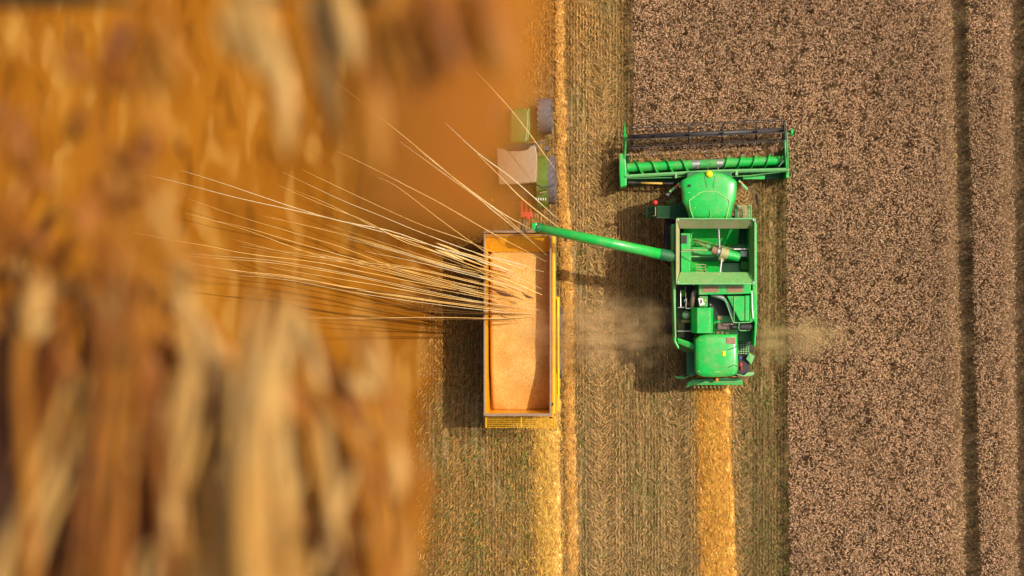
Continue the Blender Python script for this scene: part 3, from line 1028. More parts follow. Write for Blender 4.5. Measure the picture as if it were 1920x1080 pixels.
    MB().tube([P(1347, 424, 3.6), P(1347.5, 432, 3.55), P(1349, 465, 3.45)], 0.034, 8).build('fold_rod', 'steel', tk)
    MB().tube([P(1353, 487, 3.45), P(1349.5, 514, 3.6)], 0.034, 8).build('fold_rod', 'steel', tk)
    MB().pbox(1345, 1351, 513, 521, 3.5, 3.72).build('rod_bracket', 'hub_tan', tk, 0.02)
    MB().pbox(1337, 1343, 418, 427, 3.4, 3.66).build('rod_bracket', 'hub_tan', tk, 0.02)
    fa = MB().tube([P(1364, 477, 3.3), P(1385, 482, 3.2)], 0.19, 18).build('filling_auger', 'green', tk, smooth_=False)
    MB().tube([P(1350, 473, 3.34), P(1364.2, 477, 3.3)], 0.21, 18).build('auger_hub', 'hub_tan', fa)
    MB().tube([P(1345, 471.5, 3.34), P(1350, 473, 3.34)], 0.15, 14).build('auger_hub', 'steel', fa)
    MB().tube([P(1336, 469, 3.3), P(1345, 471.5, 3.34)], 0.16, 14).build('auger_hub', 'grille', fa)
    MB().tube([P(1350, 484, 3.3), P(1354, 489, 3.4)], 0.09, 10).build('auger_bracket', 'hub_tan', fa)
    bm = MB().plate([P(1299, 450, 3.1), P(1302, 455, 3.05), P(1340, 473, 3.1), P(1340, 464, 3.1)], 0.06).build('auger_beam', 'olive', tk)
    MB().plate([P(1322, 455, 3.12), P(1328, 470, 3.12), P(1340, 474, 3.12), P(1336, 459, 3.12)], 0.05).build('beam_plate', 'green_dusty', bm)
    MB().tube([P(1302, 448, 3.2), P(1340, 458, 3.2), P(1376, 468, 3.15)], 0.025, 6).build('beam_rod', 'olive', bm)
    MB().pbox(1388, 1402, 470, 482, 2.3, 2.8).build('gear_box', 'steel', tk, 0.03)
    MB().pbox(1390, 1404, 490, 506, 2.3, 2.6).build('gear_box', 'green_dusty', tk, 0.03)
    ld = MB().tube([P(1304, 496, 3.1), P(1304, 512, 2.9)], 0.018, 5).build('tank_ladder', 'hub_tan', tk)
    MB().tube([P(1323, 496, 3.1), P(1323, 512, 2.9)], 0.018, 5).build('ladder_rail', 'hub_tan', ld)
    for y in (496, 501, 506):
        MB().tube([P(1304, y, 3.1), P(1323, y, 3.1)], 0.016, 5).build('rung', 'hub_tan', ld)
    grate('step_plate', 1304, 1325, 510, 515, 2.9, 'hub_tan', 8, 2, ld)
    MB().tube([P(1295, 485, 2.25), P(1400, 485, 2.25)], 0.17, 14).build('floor_auger', 'green_dark', tk)
    MB().tube([P(1296, 481, 2.8), P(1336, 481, 2.8)], 0.03, 6).build('cross_rod', 'green_pale', tk)

    # ---- side panels
    MB().pprism([(1259, 420), (1266, 420), (1268, 640), (1274, 652), (1272, 656), (1263, 640)], 2.25, 3.28).build('side_panel', 'green', T, 0.05)
    MB().tube([P(1262.5, 430, 3.34), P(1264, 560, 3.34), P(1266.5, 632, 3.34)], 0.035, 6).build('panel_trim', 'green_pale', T)
    MB().pbox(1264, 1270, 424, 478, 3.28, 3.5).build('auger_cover', 'green_dark', T, 0.03)
    MB().pprism([(1411, 415), (1419, 418), (1420, 600), (1416.5, 650), (1413, 650), (1415, 604), (1411, 600)], 2.25, 3.3).build('side_panel', 'green', T, 0.05)
    MB().tube([P(1409.5, 545, 3.36), P(1410.5, 580, 3.36), P(1412, 597, 3.36)], 0.03, 6).build('panel_trim', 'white', T)

    # ---- unloading auger
    U0, U1 = P(1262, 481.5, 3.7), P(1009, 427, 4.15)
    dd = (U1 - U0).normalized()
    ua = MB().tube([U0 + dd * 0.45, U0.lerp(U1, 0.5), U1], [0.205, 0.19, 0.175], 24).build('unloading_auger', 'green', T, smooth_=True)
    MB().tube([U0 - dd * 0.1, U0 + dd * 0.5], 0.225, 24).build('auger_elbow', 'green_dark', ua, 0.02)
    MB().tube([U1 - dd * 0.12, U1 + dd * 0.06], 0.20, 20).build('auger_collar', 'green_dark', ua)
    MB().pprism([(995.5, 419), (1007, 416.5), (1010, 431.5), (998, 433)], 3.72, 4.28).build('spout', 'green', ua, 0.06)
    tj = U0.lerp(U1, 0.46)
    MB().tube([tj - dd * 0.03, tj + dd * 0.03], 0.20, 24).build('auger_collar', 'green', ua)
    tl = U0.lerp(U1, 0.80) + Vector((0, -0.24, -0.05))
    MB().dome(tl, 0.06, 0.08, 10, 3).build('auger_lamp', 'black', ua)
    MB().tube([U0.lerp(U1, 0.3) + Vector((0, -0.2, 0.02)), U0.lerp(U1, 0.95) + Vector((0, -0.18, 0.0))], 0.014, 5).build('auger_cable', 'green_dark', ua)

    # ---- engine deck
    dk = MB().pbox(1302, 1410, 528, 640, 2.0, 2.45).build('engine_deck', 'green_dark', T)
    MB().pbox(1269, 1302, 533, 640, 1.98, 2.02).build('bay_floor', 'black', dk)
    MB().pprism([(1310, 531), (1408, 531), (1408, 551), (1310, 553)], 2.45, 3.42).build('radiator_housing', 'green', T, 0.03)
    MB().pbox(1317, 1347, 536.5, 548, 3.42, 3.435).build('screen', 'grille', T)
    MB().pbox(1363, 1393, 536.5, 548, 3.42, 3.435).build('screen', 'grille', T)
    MB().pprism([(1363, 555), (1396, 555), (1396, 602), (1387, 602)], 2.45, 3.36).build('deck_panel', 'green', T, 0.02)
    MB().pbox(1397, 1405, 554, 602, 2.45, 3.39).build('deck_panel', 'green', T, 0.02)
    MB().pbox(1406, 1411, 552, 604, 2.45, 3.30).build('deck_panel', 'green', T, 0.02)
    MB().tube([P(1376, 556, 3.38), P(1376, 602, 3.38)], 0.014, 5).build('panel_joint', 'green_dark', T)
    # silver exhaust pipe in the dark bay
    MB().tube(spline([P(1334, 552, 3.05), P(1343, 554.5, 3.1), P(1354, 558, 3.12), P(1361, 563, 3.12), P(1366, 572, 3.1), P(1371, 586, 3.0), P(1372, 594, 2.9)], 18), 0.085, 12).build('exhaust_pipe', 'steel', T, smooth_=True)
    MB().pbox(1330, 1366, 556, 592, 2.45, 2.6).build('bay_cover', 'black', T)
    rl2 = MB().tube(spline([P(1357, 557, 3.5), P(1362, 568, 3.5), P(1374, 602, 3.5), P(1377, 604.5, 3.5), P(1386, 605, 3.5), P(1408, 604, 3.5)], 26), 0.02, 6).build('guard_rail', 'green_pale', T)
    MB().tube([P(1386, 605, 3.5), P(1385, 616, 3.5), P(1388, 620, 3.45), P(1400, 620, 3.45)], 0.018, 6).build('guard_rail', 'green_pale', T)
    MB().tube([P(1376.5, 556, 3.5), P(1376.5, 603, 3.5)], 0.013, 5).build('guard_rail', 'green_pale', T)
    MB().tube([P(1387, 613, 3.0), P(1411, 613, 3.0)], 0.15, 18).build('air_filter', 'reel', T, 0.02)
    MB().pbox(1345, 1378, 606, 618, 2.45, 2.95).build('engine_block', 'pipe', T, 0.04)
    MB().tube([P(1372, 612, 3.0), P(1381, 614, 3.0)], 0.10, 12).build('turbo', 'black', T)
    for a, b in ((1372, 608), (1378, 614), (1371, 590), (1374, 596), (1404, 619), (1332, 571), (1300.5, 534)):
        MB().dome(P(a, b, 3.06), 0.025, 0.04, 8, 2).build('bolt', 'white', T)
    MB().pbox(1345, 1353, 592, 600, 2.45, 2.85).build('rust_box', 'grille', T, 0.03)
    MB().pbox(1338, 1384, 592, 627, 2.45, 2.52).build('deck_plate', 'green', T)
    for a in (1343, 1351, 1360):
        MB().pbox(a, a + 6, 622, 625, 2.52, 2.60).build('chaff_patch', 'grille', T)
    # left engine bay with hoses, pulleys and pipes
    MB().tube(spline([P(1308, 545, 3.0), P(1303, 546, 3.05), P(1300, 552, 3.05), P(1298, 563, 3.0), P(1297, 576, 2.8)], 14), 0.09, 10).build('intake_hose', 'pipe', T, smooth_=True)
    MB().tube(spline([P(1283, 565, 2.9), P(1287, 560, 2.9), P(1286, 575, 2.9), P(1288, 578, 2.9), P(1296, 578, 2.9)], 14), 0.02, 6).build('pipe', 'steel', T)
    MB().tube([P(1271, 576.5, 2.9), P(1283, 576.5, 2.9)], 0.018, 6).build('pipe', 'steel', T)
    MB().tube([P(1276, 545, 2.8), P(1276.5, 576, 2.8)], 0.014, 5).build('pipe', 'steel', T)
    MB().tube([P(1285, 538, 2.8), P(1286, 566, 2.8)], 0.016, 5).build('pipe', 'hub_tan', T)
    MB().tube([P(1270, 621, 2.8), P(1296, 621, 2.8)], 0.018, 5).build('pipe', 'steel', T)
    MB().dome(P(1287, 591, 2.5), 0.19, 0.15, 14, 4).build('alternator', 'steel', T)
    MB().tube([P(1278, 602, 2.6), P(1294, 602, 2.6)], 0.06, 10).build('starter', 'grille', T)
    MB().pbox(1277, 1286, 543, 556, 2.02, 2.5).build('pump', 'olive', T, 0.05)
    MB().tube([P(1290, 567, 2.6), P(1290, 572, 2.6)], 0.10, 14).build('idler_pulley', 'red', T)
    MB().pbox(1272, 1284, 605, 634, 2.02, 2.3).build('belt_guard', 'pipe', T, 0.03)
    cb = MB().pbox(1311, 1327, 555, 575, 2.45, 3.2).build('control_box', 'green_dusty', T, 0.02)
    MB().pprism([(1309, 559), (1318, 560), (1319, 566), (1321, 571), (1312, 573)], 3.2, 3.215).build('sticker', 'white', cb)
    MB().pbox(1313, 1316.5, 562, 568.5, 3.215, 3.23).build('sticker_mark', 'pipe', cb)
    MB().dome(P(1322, 563.5, 3.2), 0.035, 0.03, 10, 2).build('cap', 'yellow', cb)
    MB().dome(P(1320, 569.5, 3.2), 0.035, 0.03, 10, 2).build('cap', 'white', cb)
    # faceted green tank
    ft = MB()
    a0, a1 = P(0, 577, 3.5).y, P(0, 625, 3.5).y
    xs = [(P(1297, 0, 3.15).x, 2.45), (P(1297, 0, 3.15).x, 3.15), (P(1307, 0, 3.5).x, 3.5), (P(1332, 0, 3.5).x, 3.5), (P(1337, 0, 3.3).x, 3.3), (P(1337, 0, 3.3).x, 2.45)]
    n = len(xs)
    ft.add([(x, a0, z_) for x, z_ in xs] + [(x, a1, z_) for x, z_ in xs],
           [tuple(range(n)), tuple(range(n, 2 * n))[::-1]] + [(i, n + i, n + (i + 1) % n, (i + 1) % n) for i in range(n)])
    fto = ft.build('fuel_tank', 'green', T, 0.02)
    for k in range(9):
        MB().dome(P(1327 + (k % 2) * 2, 585 + k * 4.4, 3.5), 0.016, 0.02, 7, 2).build('rivet', 'white', fto)
    MB().pbox(1304, 1311, 627, 636, 2.5, 2.9).build('bracket_plate', 'pipe', T, 0.02)

    # ---- rear hood
    pts = [(1303, 636), (1311, 629), (1322, 626.5), (1383, 626.5), (1384.5, 690), (1382, 701), (1373, 705.5), (1345, 708), (1318, 707), (1307.5, 703), (1303.5, 697)]
    hc = P(1344, 667, 3.4)
    rings = []
    for sc_, zz in ((1.0, 2.3), (1.0, 3.2), (0.985, 3.31), (0.95, 3.38), (0.8, 3.42), (0.4, 3.45)):
        rings.append([Vector((hc.x + (P(a, b, 3.3).x - hc.x) * sc_, hc.y + (P(a, b, 3.3).y - hc.y) * sc_, zz)) for a, b in pts])
    n = len(pts)
    vs = [v for r_ in rings for v in r_] + [Vector((hc.x, hc.y, 3.455))]
    fs = [(i * n + k, (i + 1) * n + k, (i + 1) * n + (k + 1) % n, i * n + (k + 1) % n) for i in range(len(rings) - 1) for k in range(n)]
    fs += [((len(rings) - 1) * n + k, len(vs) - 1, (len(rings) - 1) * n + (k + 1) % n) for k in range(n)]
    fs.append(tuple(range(n)))
    hdp = MB().add(vs, fs).build('rear_hood', 'green', T, smooth_=True)
    MB().tube([P(1309, 696, 3.385), P(1345, 697, 3.41), P(1377, 696.5, 3.385)], 0.022, 6).build('hood_seam', 'seam', hdp)
    MB().pbox(1362, 1379, 633, 645, 3.36, 3.455).build('dust_patch', 'grille', hdp, 0.015)
    MB().pbox(1354.5, 1360.5, 658, 668, 3.42, 3.48).build('reflector', 'yellow', hdp, 0.02)
    MB().tube([P(1357.5, 650, 3.43), P(1357.5, 658, 3.43)], 0.02, 6).build('reflector_stalk', 'seam', hdp)
    MB().tube([P(1361, 657, 3.43), P(1374, 653, 3.42), P(1381, 649, 3.4)], 0.02, 6).build('hood_rod', 'black', hdp)
    MB().tube([P(1365, 689, 3.43), P(1375, 684.5, 3.42), P(1384, 687.5, 3.38)], 0.022, 6).build('hood_rod', 'green_dark', hdp)
    MB().plate([P(1309, 640, 3.40), P(1313, 652, 3.41), P(1315, 640, 3.415), P(1313, 634, 3.40)], 0.02).build('dust_mark', 'flap', hdp)
    for a in (1313, 1344, 1375):
        MB().dome(P(a, 698.5, 3.39), 0.02, 0.03, 8, 2).build('rivet', 'white', hdp)
    MB().pbox(1288, 1304, 648, 704, 1.2, 2.5).build('rear_side', 'green_dark', T, 0.06)
    MB().plate([P(1270, 636, 3.1), P(1271, 644, 3.0), P(1302, 657, 3.0), P(1302, 647, 3.1)], 0.12).build('corner_panel', 'green', T, 0.02)
    MB().plate([P(1271, 645, 2.9), P(1272, 655, 2.3), P(1302, 668, 2.3), P(1302, 657, 2.9)], 0.05).build('corner_panel', 'green_dark', T, 0.01)
    MB().pbox(1384, 1412, 626, 660, 1.2, 1.6).build('rear_deck', 'black', T)
    grate('rear_ladder', 1385, 1404, 642, 663, 2.2, 'green_pale', 4, 5, T)
    MB().plate([P(1405, 662, 2.3), P(1399, 673, 2.2), P(1409, 684, 2.1), P(1415, 668, 2.2)], 0.05).build('swing_plate', 'green_pale', T, 0.01)
    MB().dome(P(1387.5, 671, 2.4), 0.07, 0.09, 10, 3).build('valve', 'blue', T)
    MB().tube([P(1389, 680, 2.3), P(1389, 686, 2.3)], 0.06, 10).build('extinguisher', 'red', T)
    MB().tube([P(1390, 687, 2.1), P(1390, 694, 2.0)], 0.035, 8).build('extinguisher_hose', 'red', T)
    for pad, arm, mt in (([(1264, 705), (1281, 706), (1285, 709), (1280, 711), (1267, 709)], [(1284, 709), (1291, 705), (1298, 704)], 'green_dusty'),
                         ([(1393, 705), (1402, 698), (1413, 697.5), (1414.5, 701), (1411, 704), (1396, 706)], [(1394, 705), (1390, 704), (1382, 702)], 'green_pale')):
        o = MB().pprism(pad, 2.05, 2.12).build('light_arm', mt, T, 0.01)
        MB().tube([P(a, b, 2.1) for a, b in arm], 0.025, 6).build('arm_rod', mt, o)
    # straw chopper and spreader
    sp = MB().pprism([(1287, 727), (1289, 716), (1300, 711), (1392, 712), (1393, 722), (1300, 722)], 1.0, 1.35).build('straw_chopper', 'green', T, 0.03)
    MB().pprism([(1296, 710), (1388, 708), (1390, 712), (1299, 713)], 1.35, 1.6).build('chopper_hood', 'green_dark', sp, 0.02)
    MB().tube([P(1300, 717, 1.42), P(1392, 716, 1.42)], 0.03, 6).build('chopper_rail', 'green_pale', sp)
    for k in range(11):
        x = 1300 + k * 7.6
        MB().plate([P(x, 721, 1.05), P(x + 2.5, 721, 1.05), P(x + 4.0, 727, 0.95), P(x + 2.0, 727, 0.95)], 0.03).build('guide_vane', 'hub_tan', sp)
    MB().dome(P(1343.5, 712, 1.7), 0.08, 0.10, 12, 4).build('tail_lamp', 'orange', T, smooth_=True)
    MB().pbox(1341, 1346, 709, 715, 1.6, 1.7).build('lamp_holder', 'black', T)


    # cut wheat falling on to the header between knife and auger
    n = 2600
    t = R.random(n)
    px = 1180 + 292 * t
    py = R.uniform(281, 306, n) + 12 * (1 - t) - 4
    sc = np.stack([R.uniform(0.08, 0.22, n), *(R.uniform(0.010, 0.018, n),) * 2], -1)
    tint = np.where(R.random(n)[:, None] < 0.6, np.array([[0.70, 0.40, 0.14]]), np.array([[0.62, 0.38, 0.24]])) * R.uniform(0.4, 1.2, n)[:, None]
    k = (H - 0.5) / H / PPM
    scatter('cut_wheat', STRAW_V, STRAW_F, np.stack([(px - NX) * k, (NY - py) * k, R.uniform(0.31, 0.62, n)], -1), R.uniform(0, 3.14, n), R.normal(0, 0.35, n), sc, tint, 'straw', 'cut golden wheat lying on the header between knife and auger')


harvester()


# ================================================================== GRAIN TRAILER
def trailer():
    T = thing('grain_trailer', 'yellow grain trailer heaped with orange grain under the auger spout', 'trailer', P(975, 610, 0))
    zt = 3.0
    x0, x1 = P(907.5, 0, zt).x, P(1033, 0, zt).x
    y0, y1 = P(0, 779, zt).y, P(0, 433.5, zt).y
    t = 0.05
    MB().box(x0, x1, y0, y1, 1.15, 1.28).build('trailer_floor', 'trailer_in', T)
    for a, b in ((x0, x0 + t), (x1 - t, x1)):
        MB().box(a, b, y0, y1, 1.28, zt - 0.05).build('side_wall', 'trailer', T)
    MB().box(x0 + t, x1 - t, y1 - t, y1, 1.28, zt - 0.05).build('front_wall', 'trailer_in', T)
    tg = MB().box(x0 + t, x1 - t, y0, y0 + t, 1.28, zt - 0.05).build('tailgate', 'trailer', T)
    for a, b, c, d in ((x0 - 0.015, x0 + t + 0.005, y0 - 0.02, y1 + 0.02), (x1 - t - 0.005, x1 + 0.015, y0 - 0.02, y1 + 0.02)):
        MB().box(a, b, c, d, zt - 0.05, zt + 0.02).build('rim', 'rim', T, 0.012)
    MB().box(x0 + t + 0.007, x1 - t - 0.007, y1 - t - 0.015, y1 + 0.03, zt - 0.05, zt + 0.015).build('rim', 'rim', T, 0.012)
    MB().box(x0 + t + 0.007, x1 - t - 0.007, y0 - 0.03, y0 + t + 0.03, zt - 0.05, zt + 0.015).build('rim', 'rim', T, 0.012)
    MB().plate([Vector((x0 + t, y1 - 0.78, 2.24)), Vector((x1 - t, y1 - 0.78, 2.24)), Vector((x1 - t, y1 - 0.10, 2.86)), Vector((x0 + t, y1 - 0.10, 2.86))], 0.02).build('front_slope', 'trailer_in', T)
    MB().tube([Vector((x0 + t, y1 - 0.16, 2.98)), Vector((x1 - t, y1 - 0.16, 2.98))], 0.018, 6).build('roof_bar', 'rim', T)
    # slatted guard behind the tailgate
    z = 2.55
    gd = MB().tube([P(911, 781.5, z + 0.2), P(911, 801.5, z)], 0.03, 6).build('rear_guard', 'trailer', T)
    for px in (977, 1039):
        MB().tube([P(px, 781.5, z + 0.2), P(px, 801.5, z)], 0.032, 6).build('guard_post', 'trailer', gd)
    for k in range(6):
        u = k / 5
        zz = z + 0.2 * (1 - u)
        MB().tube([P(911, 782 + 19 * u, zz), P(1039, 782 + 19 * u, zz)], 0.015, 6).build('guard_bar', 'trailer', gd)
    MB().tube([P(1030, 783, 2.8), P(1036, 783, 2.8)], 0.03, 8).build('hinge', 'black', gd)
    # right-hand outside: rails, ledge and mudguard
    MB().box(x1 + 0.035, x1 + 0.14, y0, y1, 2.45, 2.60).build('side_rail', 'trailer', T, 0.015)
    MB().pbox(1038.5, 1041.5, 438, 776, 2.10, 2.30).build('side_rail', 'trailer_in', T, 0.01)
    MB().pbox(1041.5, 1049, 556, 772, 1.75, 1.9).build('mudguard', 'trailer', T, 0.03)
    MB().tube([P(1046, 560, 2.0), P(1047, 740, 2.0)], 0.03, 6).build('mudguard_rail', 'yellow', T)
    MB().tube([P(1043, 700, 2.15), P(1043, 772, 2.1)], 0.035, 6).build('mudguard_rail', 'orange', T)
    MB().pbox(1034, 1037, 757, 761, 2.6, 2.95).build('latch', 'black', T, 0.01)
    MB().pbox(1022, 1026, 436, 440, 2.9, 3.06).build('latch', 'yellow', T, 0.01)
    MB().box(x0 + 0.3, x1 - 0.3, y0 + 0.3, y1 + 0.15, 0.8, 1.14).build('chassis', 'black', T, 0.02)
    for cx in (x0 + 0.12, x1 + 0.06):
        for py in (601, 682):
            wheel(T, cx, P(0, py, 0.6).y, 0.60, 0.50, 'rubber_grey', 'trailer', 18)
    MB().tube([Vector(((x0 + x1) / 2, y1, 0.95)), Vector(((x0 + x1) / 2 + 0.2, y1 + 1.35, 0.85))], 0.09, 8).build('drawbar', 'black', T)
    # the load: a heap sloping down towards the tailgate
    nx, ny = 30, 70
    vs, fs = [], []
    for j in range(ny + 1):
        v = j / ny
        for i in range(nx + 1):
            u = i / nx
            x = x0 + t + 0.004 + (x1 - x0 - 2 * t - 0.008) * u
            y = y0 + t + 0.004 + (y1 - y0 - 2 * t - 0.4) * v
            zz = 2.12 - 0.62 * max(0, 1 - v / 0.30) ** 1.4 + 0.10 * math.sin(math.pi * u) - 0.06 * u
            zz += 0.035 * math.sin(5.1 * u + 7 * v) * math.sin(9 * v + 2 * u) + 0.02 * math.sin(17 * v + 6 * u)
            zz -= (0.45 + 0.35 * max(0, 1 - v / 0.5)) * max(0, 1 - u / 0.05) ** 1.2
            vs.append((x, y, zz))
    for j in range(ny):
        for i in range(nx):
            a = j * (nx + 1) + i
            fs.append((a, a + 1, a + nx + 2, a + nx + 1))
    k = len(vs)                                         # closed underneath, down to the trailer floor
    ring = [i for i in range(nx + 1)] + [j * (nx + 1) + nx for j in range(1, ny + 1)] + [ny * (nx + 1) + i for i in range(nx - 1, -1, -1)] + [j * (nx + 1) for j in range(ny - 1, 0, -1)]
    vs += [(vs[i][0], vs[i][1], 1.285) for i in ring]
    for q in range(len(ring)):
        r_ = (q + 1) % len(ring)
        fs.append((ring[q], k + q, k + r_, ring[r_]))
    m, n, b = new_mat('wheat grain')
    p = position(n)
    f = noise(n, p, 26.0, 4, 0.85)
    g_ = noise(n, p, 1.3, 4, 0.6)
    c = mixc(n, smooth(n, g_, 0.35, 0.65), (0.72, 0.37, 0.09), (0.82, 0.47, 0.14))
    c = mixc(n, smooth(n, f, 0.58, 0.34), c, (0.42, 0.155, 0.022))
    n.links.new(c, b.inputs['Base Color'])
    b.inputs['Roughness'].default_value = 0.75
    b.inputs['Specular IOR Level'].default_value = 0.2
    bu = n.nodes.new('ShaderNodeBump')
    bu.inputs['Strength'].default_value = 0.5
    bu.inputs['Distance'].default_value = 0.02
    n.links.new(f, bu.inputs['Height'])
    n.links.new(bu.outputs[0], b.inputs['Normal'])
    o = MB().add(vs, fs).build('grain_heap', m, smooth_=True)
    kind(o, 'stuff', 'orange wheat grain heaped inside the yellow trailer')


trailer()


# ================================================================== TRACTOR
def tractor():
    T = thing('tractor', 'green tractor with a beige cab roof, half lost in golden dust ahead of the trailer', 'tractor', P(968, 310, 0))
    MB().pbox(948, 990, 205, 372, 0.7, 1.3).build('chassis', 'black', T, 0.03)
    MB().pprism([(956, 207), (965, 202), (984, 202), (992, 207), (992, 235), (988, 268), (955, 268)], 1.3, 2.05).build('hood', 'tractor_green', T, 0.08)
    MB().tube([P(991, 204, 1.9), P(992, 240, 1.95), P(989, 262, 1.95)], 0.03, 6).build('hood_trim', 'green_pale', T)
    MB().pbox(944, 1008, 268, 280, 1.3, 2.3).build('cab_front', 'glass', T, 0.04)
    MB().pprism([(940, 284), (1000, 282), (1002, 340), (940, 342)], 1.3, 2.78).build('cab', 'glass', T, 0.05)
    MB().pprism([(930, 278), (944, 279), (952, 283), (976, 283), (989, 280), (994, 273), (1004, 272), (1007.5, 291), (1006.5, 330), (1005, 342), (966, 345.5), (935, 346)], 2.78, 3.0).build('cab_roof', 'beige', T, 0.05)
    MB().tube([P(943, 281, 2.6), P(990, 281, 2.6)], 0.04, 6).build('light_bar', 'black', T)
    for px in (927, 1022):
        wheel(T, P(px, 0, 0.6).x, P(0, 218, 0.7).y, 0.72, 0.58, 'rubber_grey', 'tractor_green', 18)
    for px in (922, 1026):
        wheel(T, P(px, 0, 0.9).x, P(0, 338, 0.95).y, 0.98, 0.70, 'rubber_grey', 'tractor_green', 20)
    for px0, px1 in ((907, 928), (1006, 1027)):
        q = MB()
        pts = []
        for k in range(9):
            a = math.radians(25 + 130 * k / 8)
            pts.append((P(0, 338, 1.9).y + math.cos(a) * 1.15, 0.95 + math.sin(a) * 1.12))
        a, b = P(px0, 0, 2.0).x, P(px1, 0, 2.0).x
        vs = [(a, y, z) for y, z in pts] + [(b, y, z) for y, z in pts] + [(a, y, z - 0.05) for y, z in pts] + [(b, y, z - 0.05) for y, z in pts]
        n = 9
        fs = []
        for i in range(n - 1):
            fs += [(i, n + i, n + i + 1, i + 1), (2 * n + i, 2 * n + i + 1, 3 * n + i + 1, 3 * n + i), (i, i + 1, 2 * n + i + 1, 2 * n + i), (n + i, 3 * n + i, 3 * n + i + 1, n + i + 1)]
        fs += [(0, 2 * n, 3 * n, n), (n - 1, 2 * n - 1, 4 * n - 1, 3 * n - 1)]
        fd = q.add(vs, fs).build('mudguard', 'tractor_green', T)
        if px0 > 1000:
            for k in range(5):                          # the small white maker's lettering: worn strokes
                MB().pbox(1004.5 + k * 4.4, 1006.2 + k * 4.4, 371, 375.5, 1.92, 1.95).build('letter', 'white', fd)
            MB().tube([P(1012, 362, 2.16), P(1024, 359, 2.14)], 0.03, 6).build('marker', 'grille', fd)
        else:
            MB().pbox(921, 924, 372, 377, 1.92, 2.0).build('tail_light', 'yellow', fd)
    MB().pbox(1004, 1008, 310, 318, 2.4, 2.65).build('indicator', 'red', T, 0.02)
    MB().tube([P(1005, 346, 2.6), P(1016, 352, 2.6), P(1040, 347, 2.5)], 0.035, 6).build('mirror_arm', 'black', T)
    MB().tube([P(1000, 272, 2.5), P(1012, 268, 2.4), P(1024, 264, 2.3)], 0.03, 6).build('mirror_arm', 'black', T)
    MB().pbox(1021, 1029, 274, 282, 2.2, 2.5).build('mirror', 'rubber_grey', T, 0.02)
    hb = MB().pbox(976, 998, 397, 407, 0.9, 1.1).build('hitch', 'red', T, 0.02)
    for px in (978, 986, 996):
        MB().tube([P(px, 374, 1.15), P(px + (1 if px < 990 else -3), 408, 0.95)], 0.055, 6).build('lift_arm', 'red', hb)
    MB().dome(P(990, 408, 1.0), 0.11, 0.10, 12, 3).build('hitch_ball', 'red', hb)


tractor()


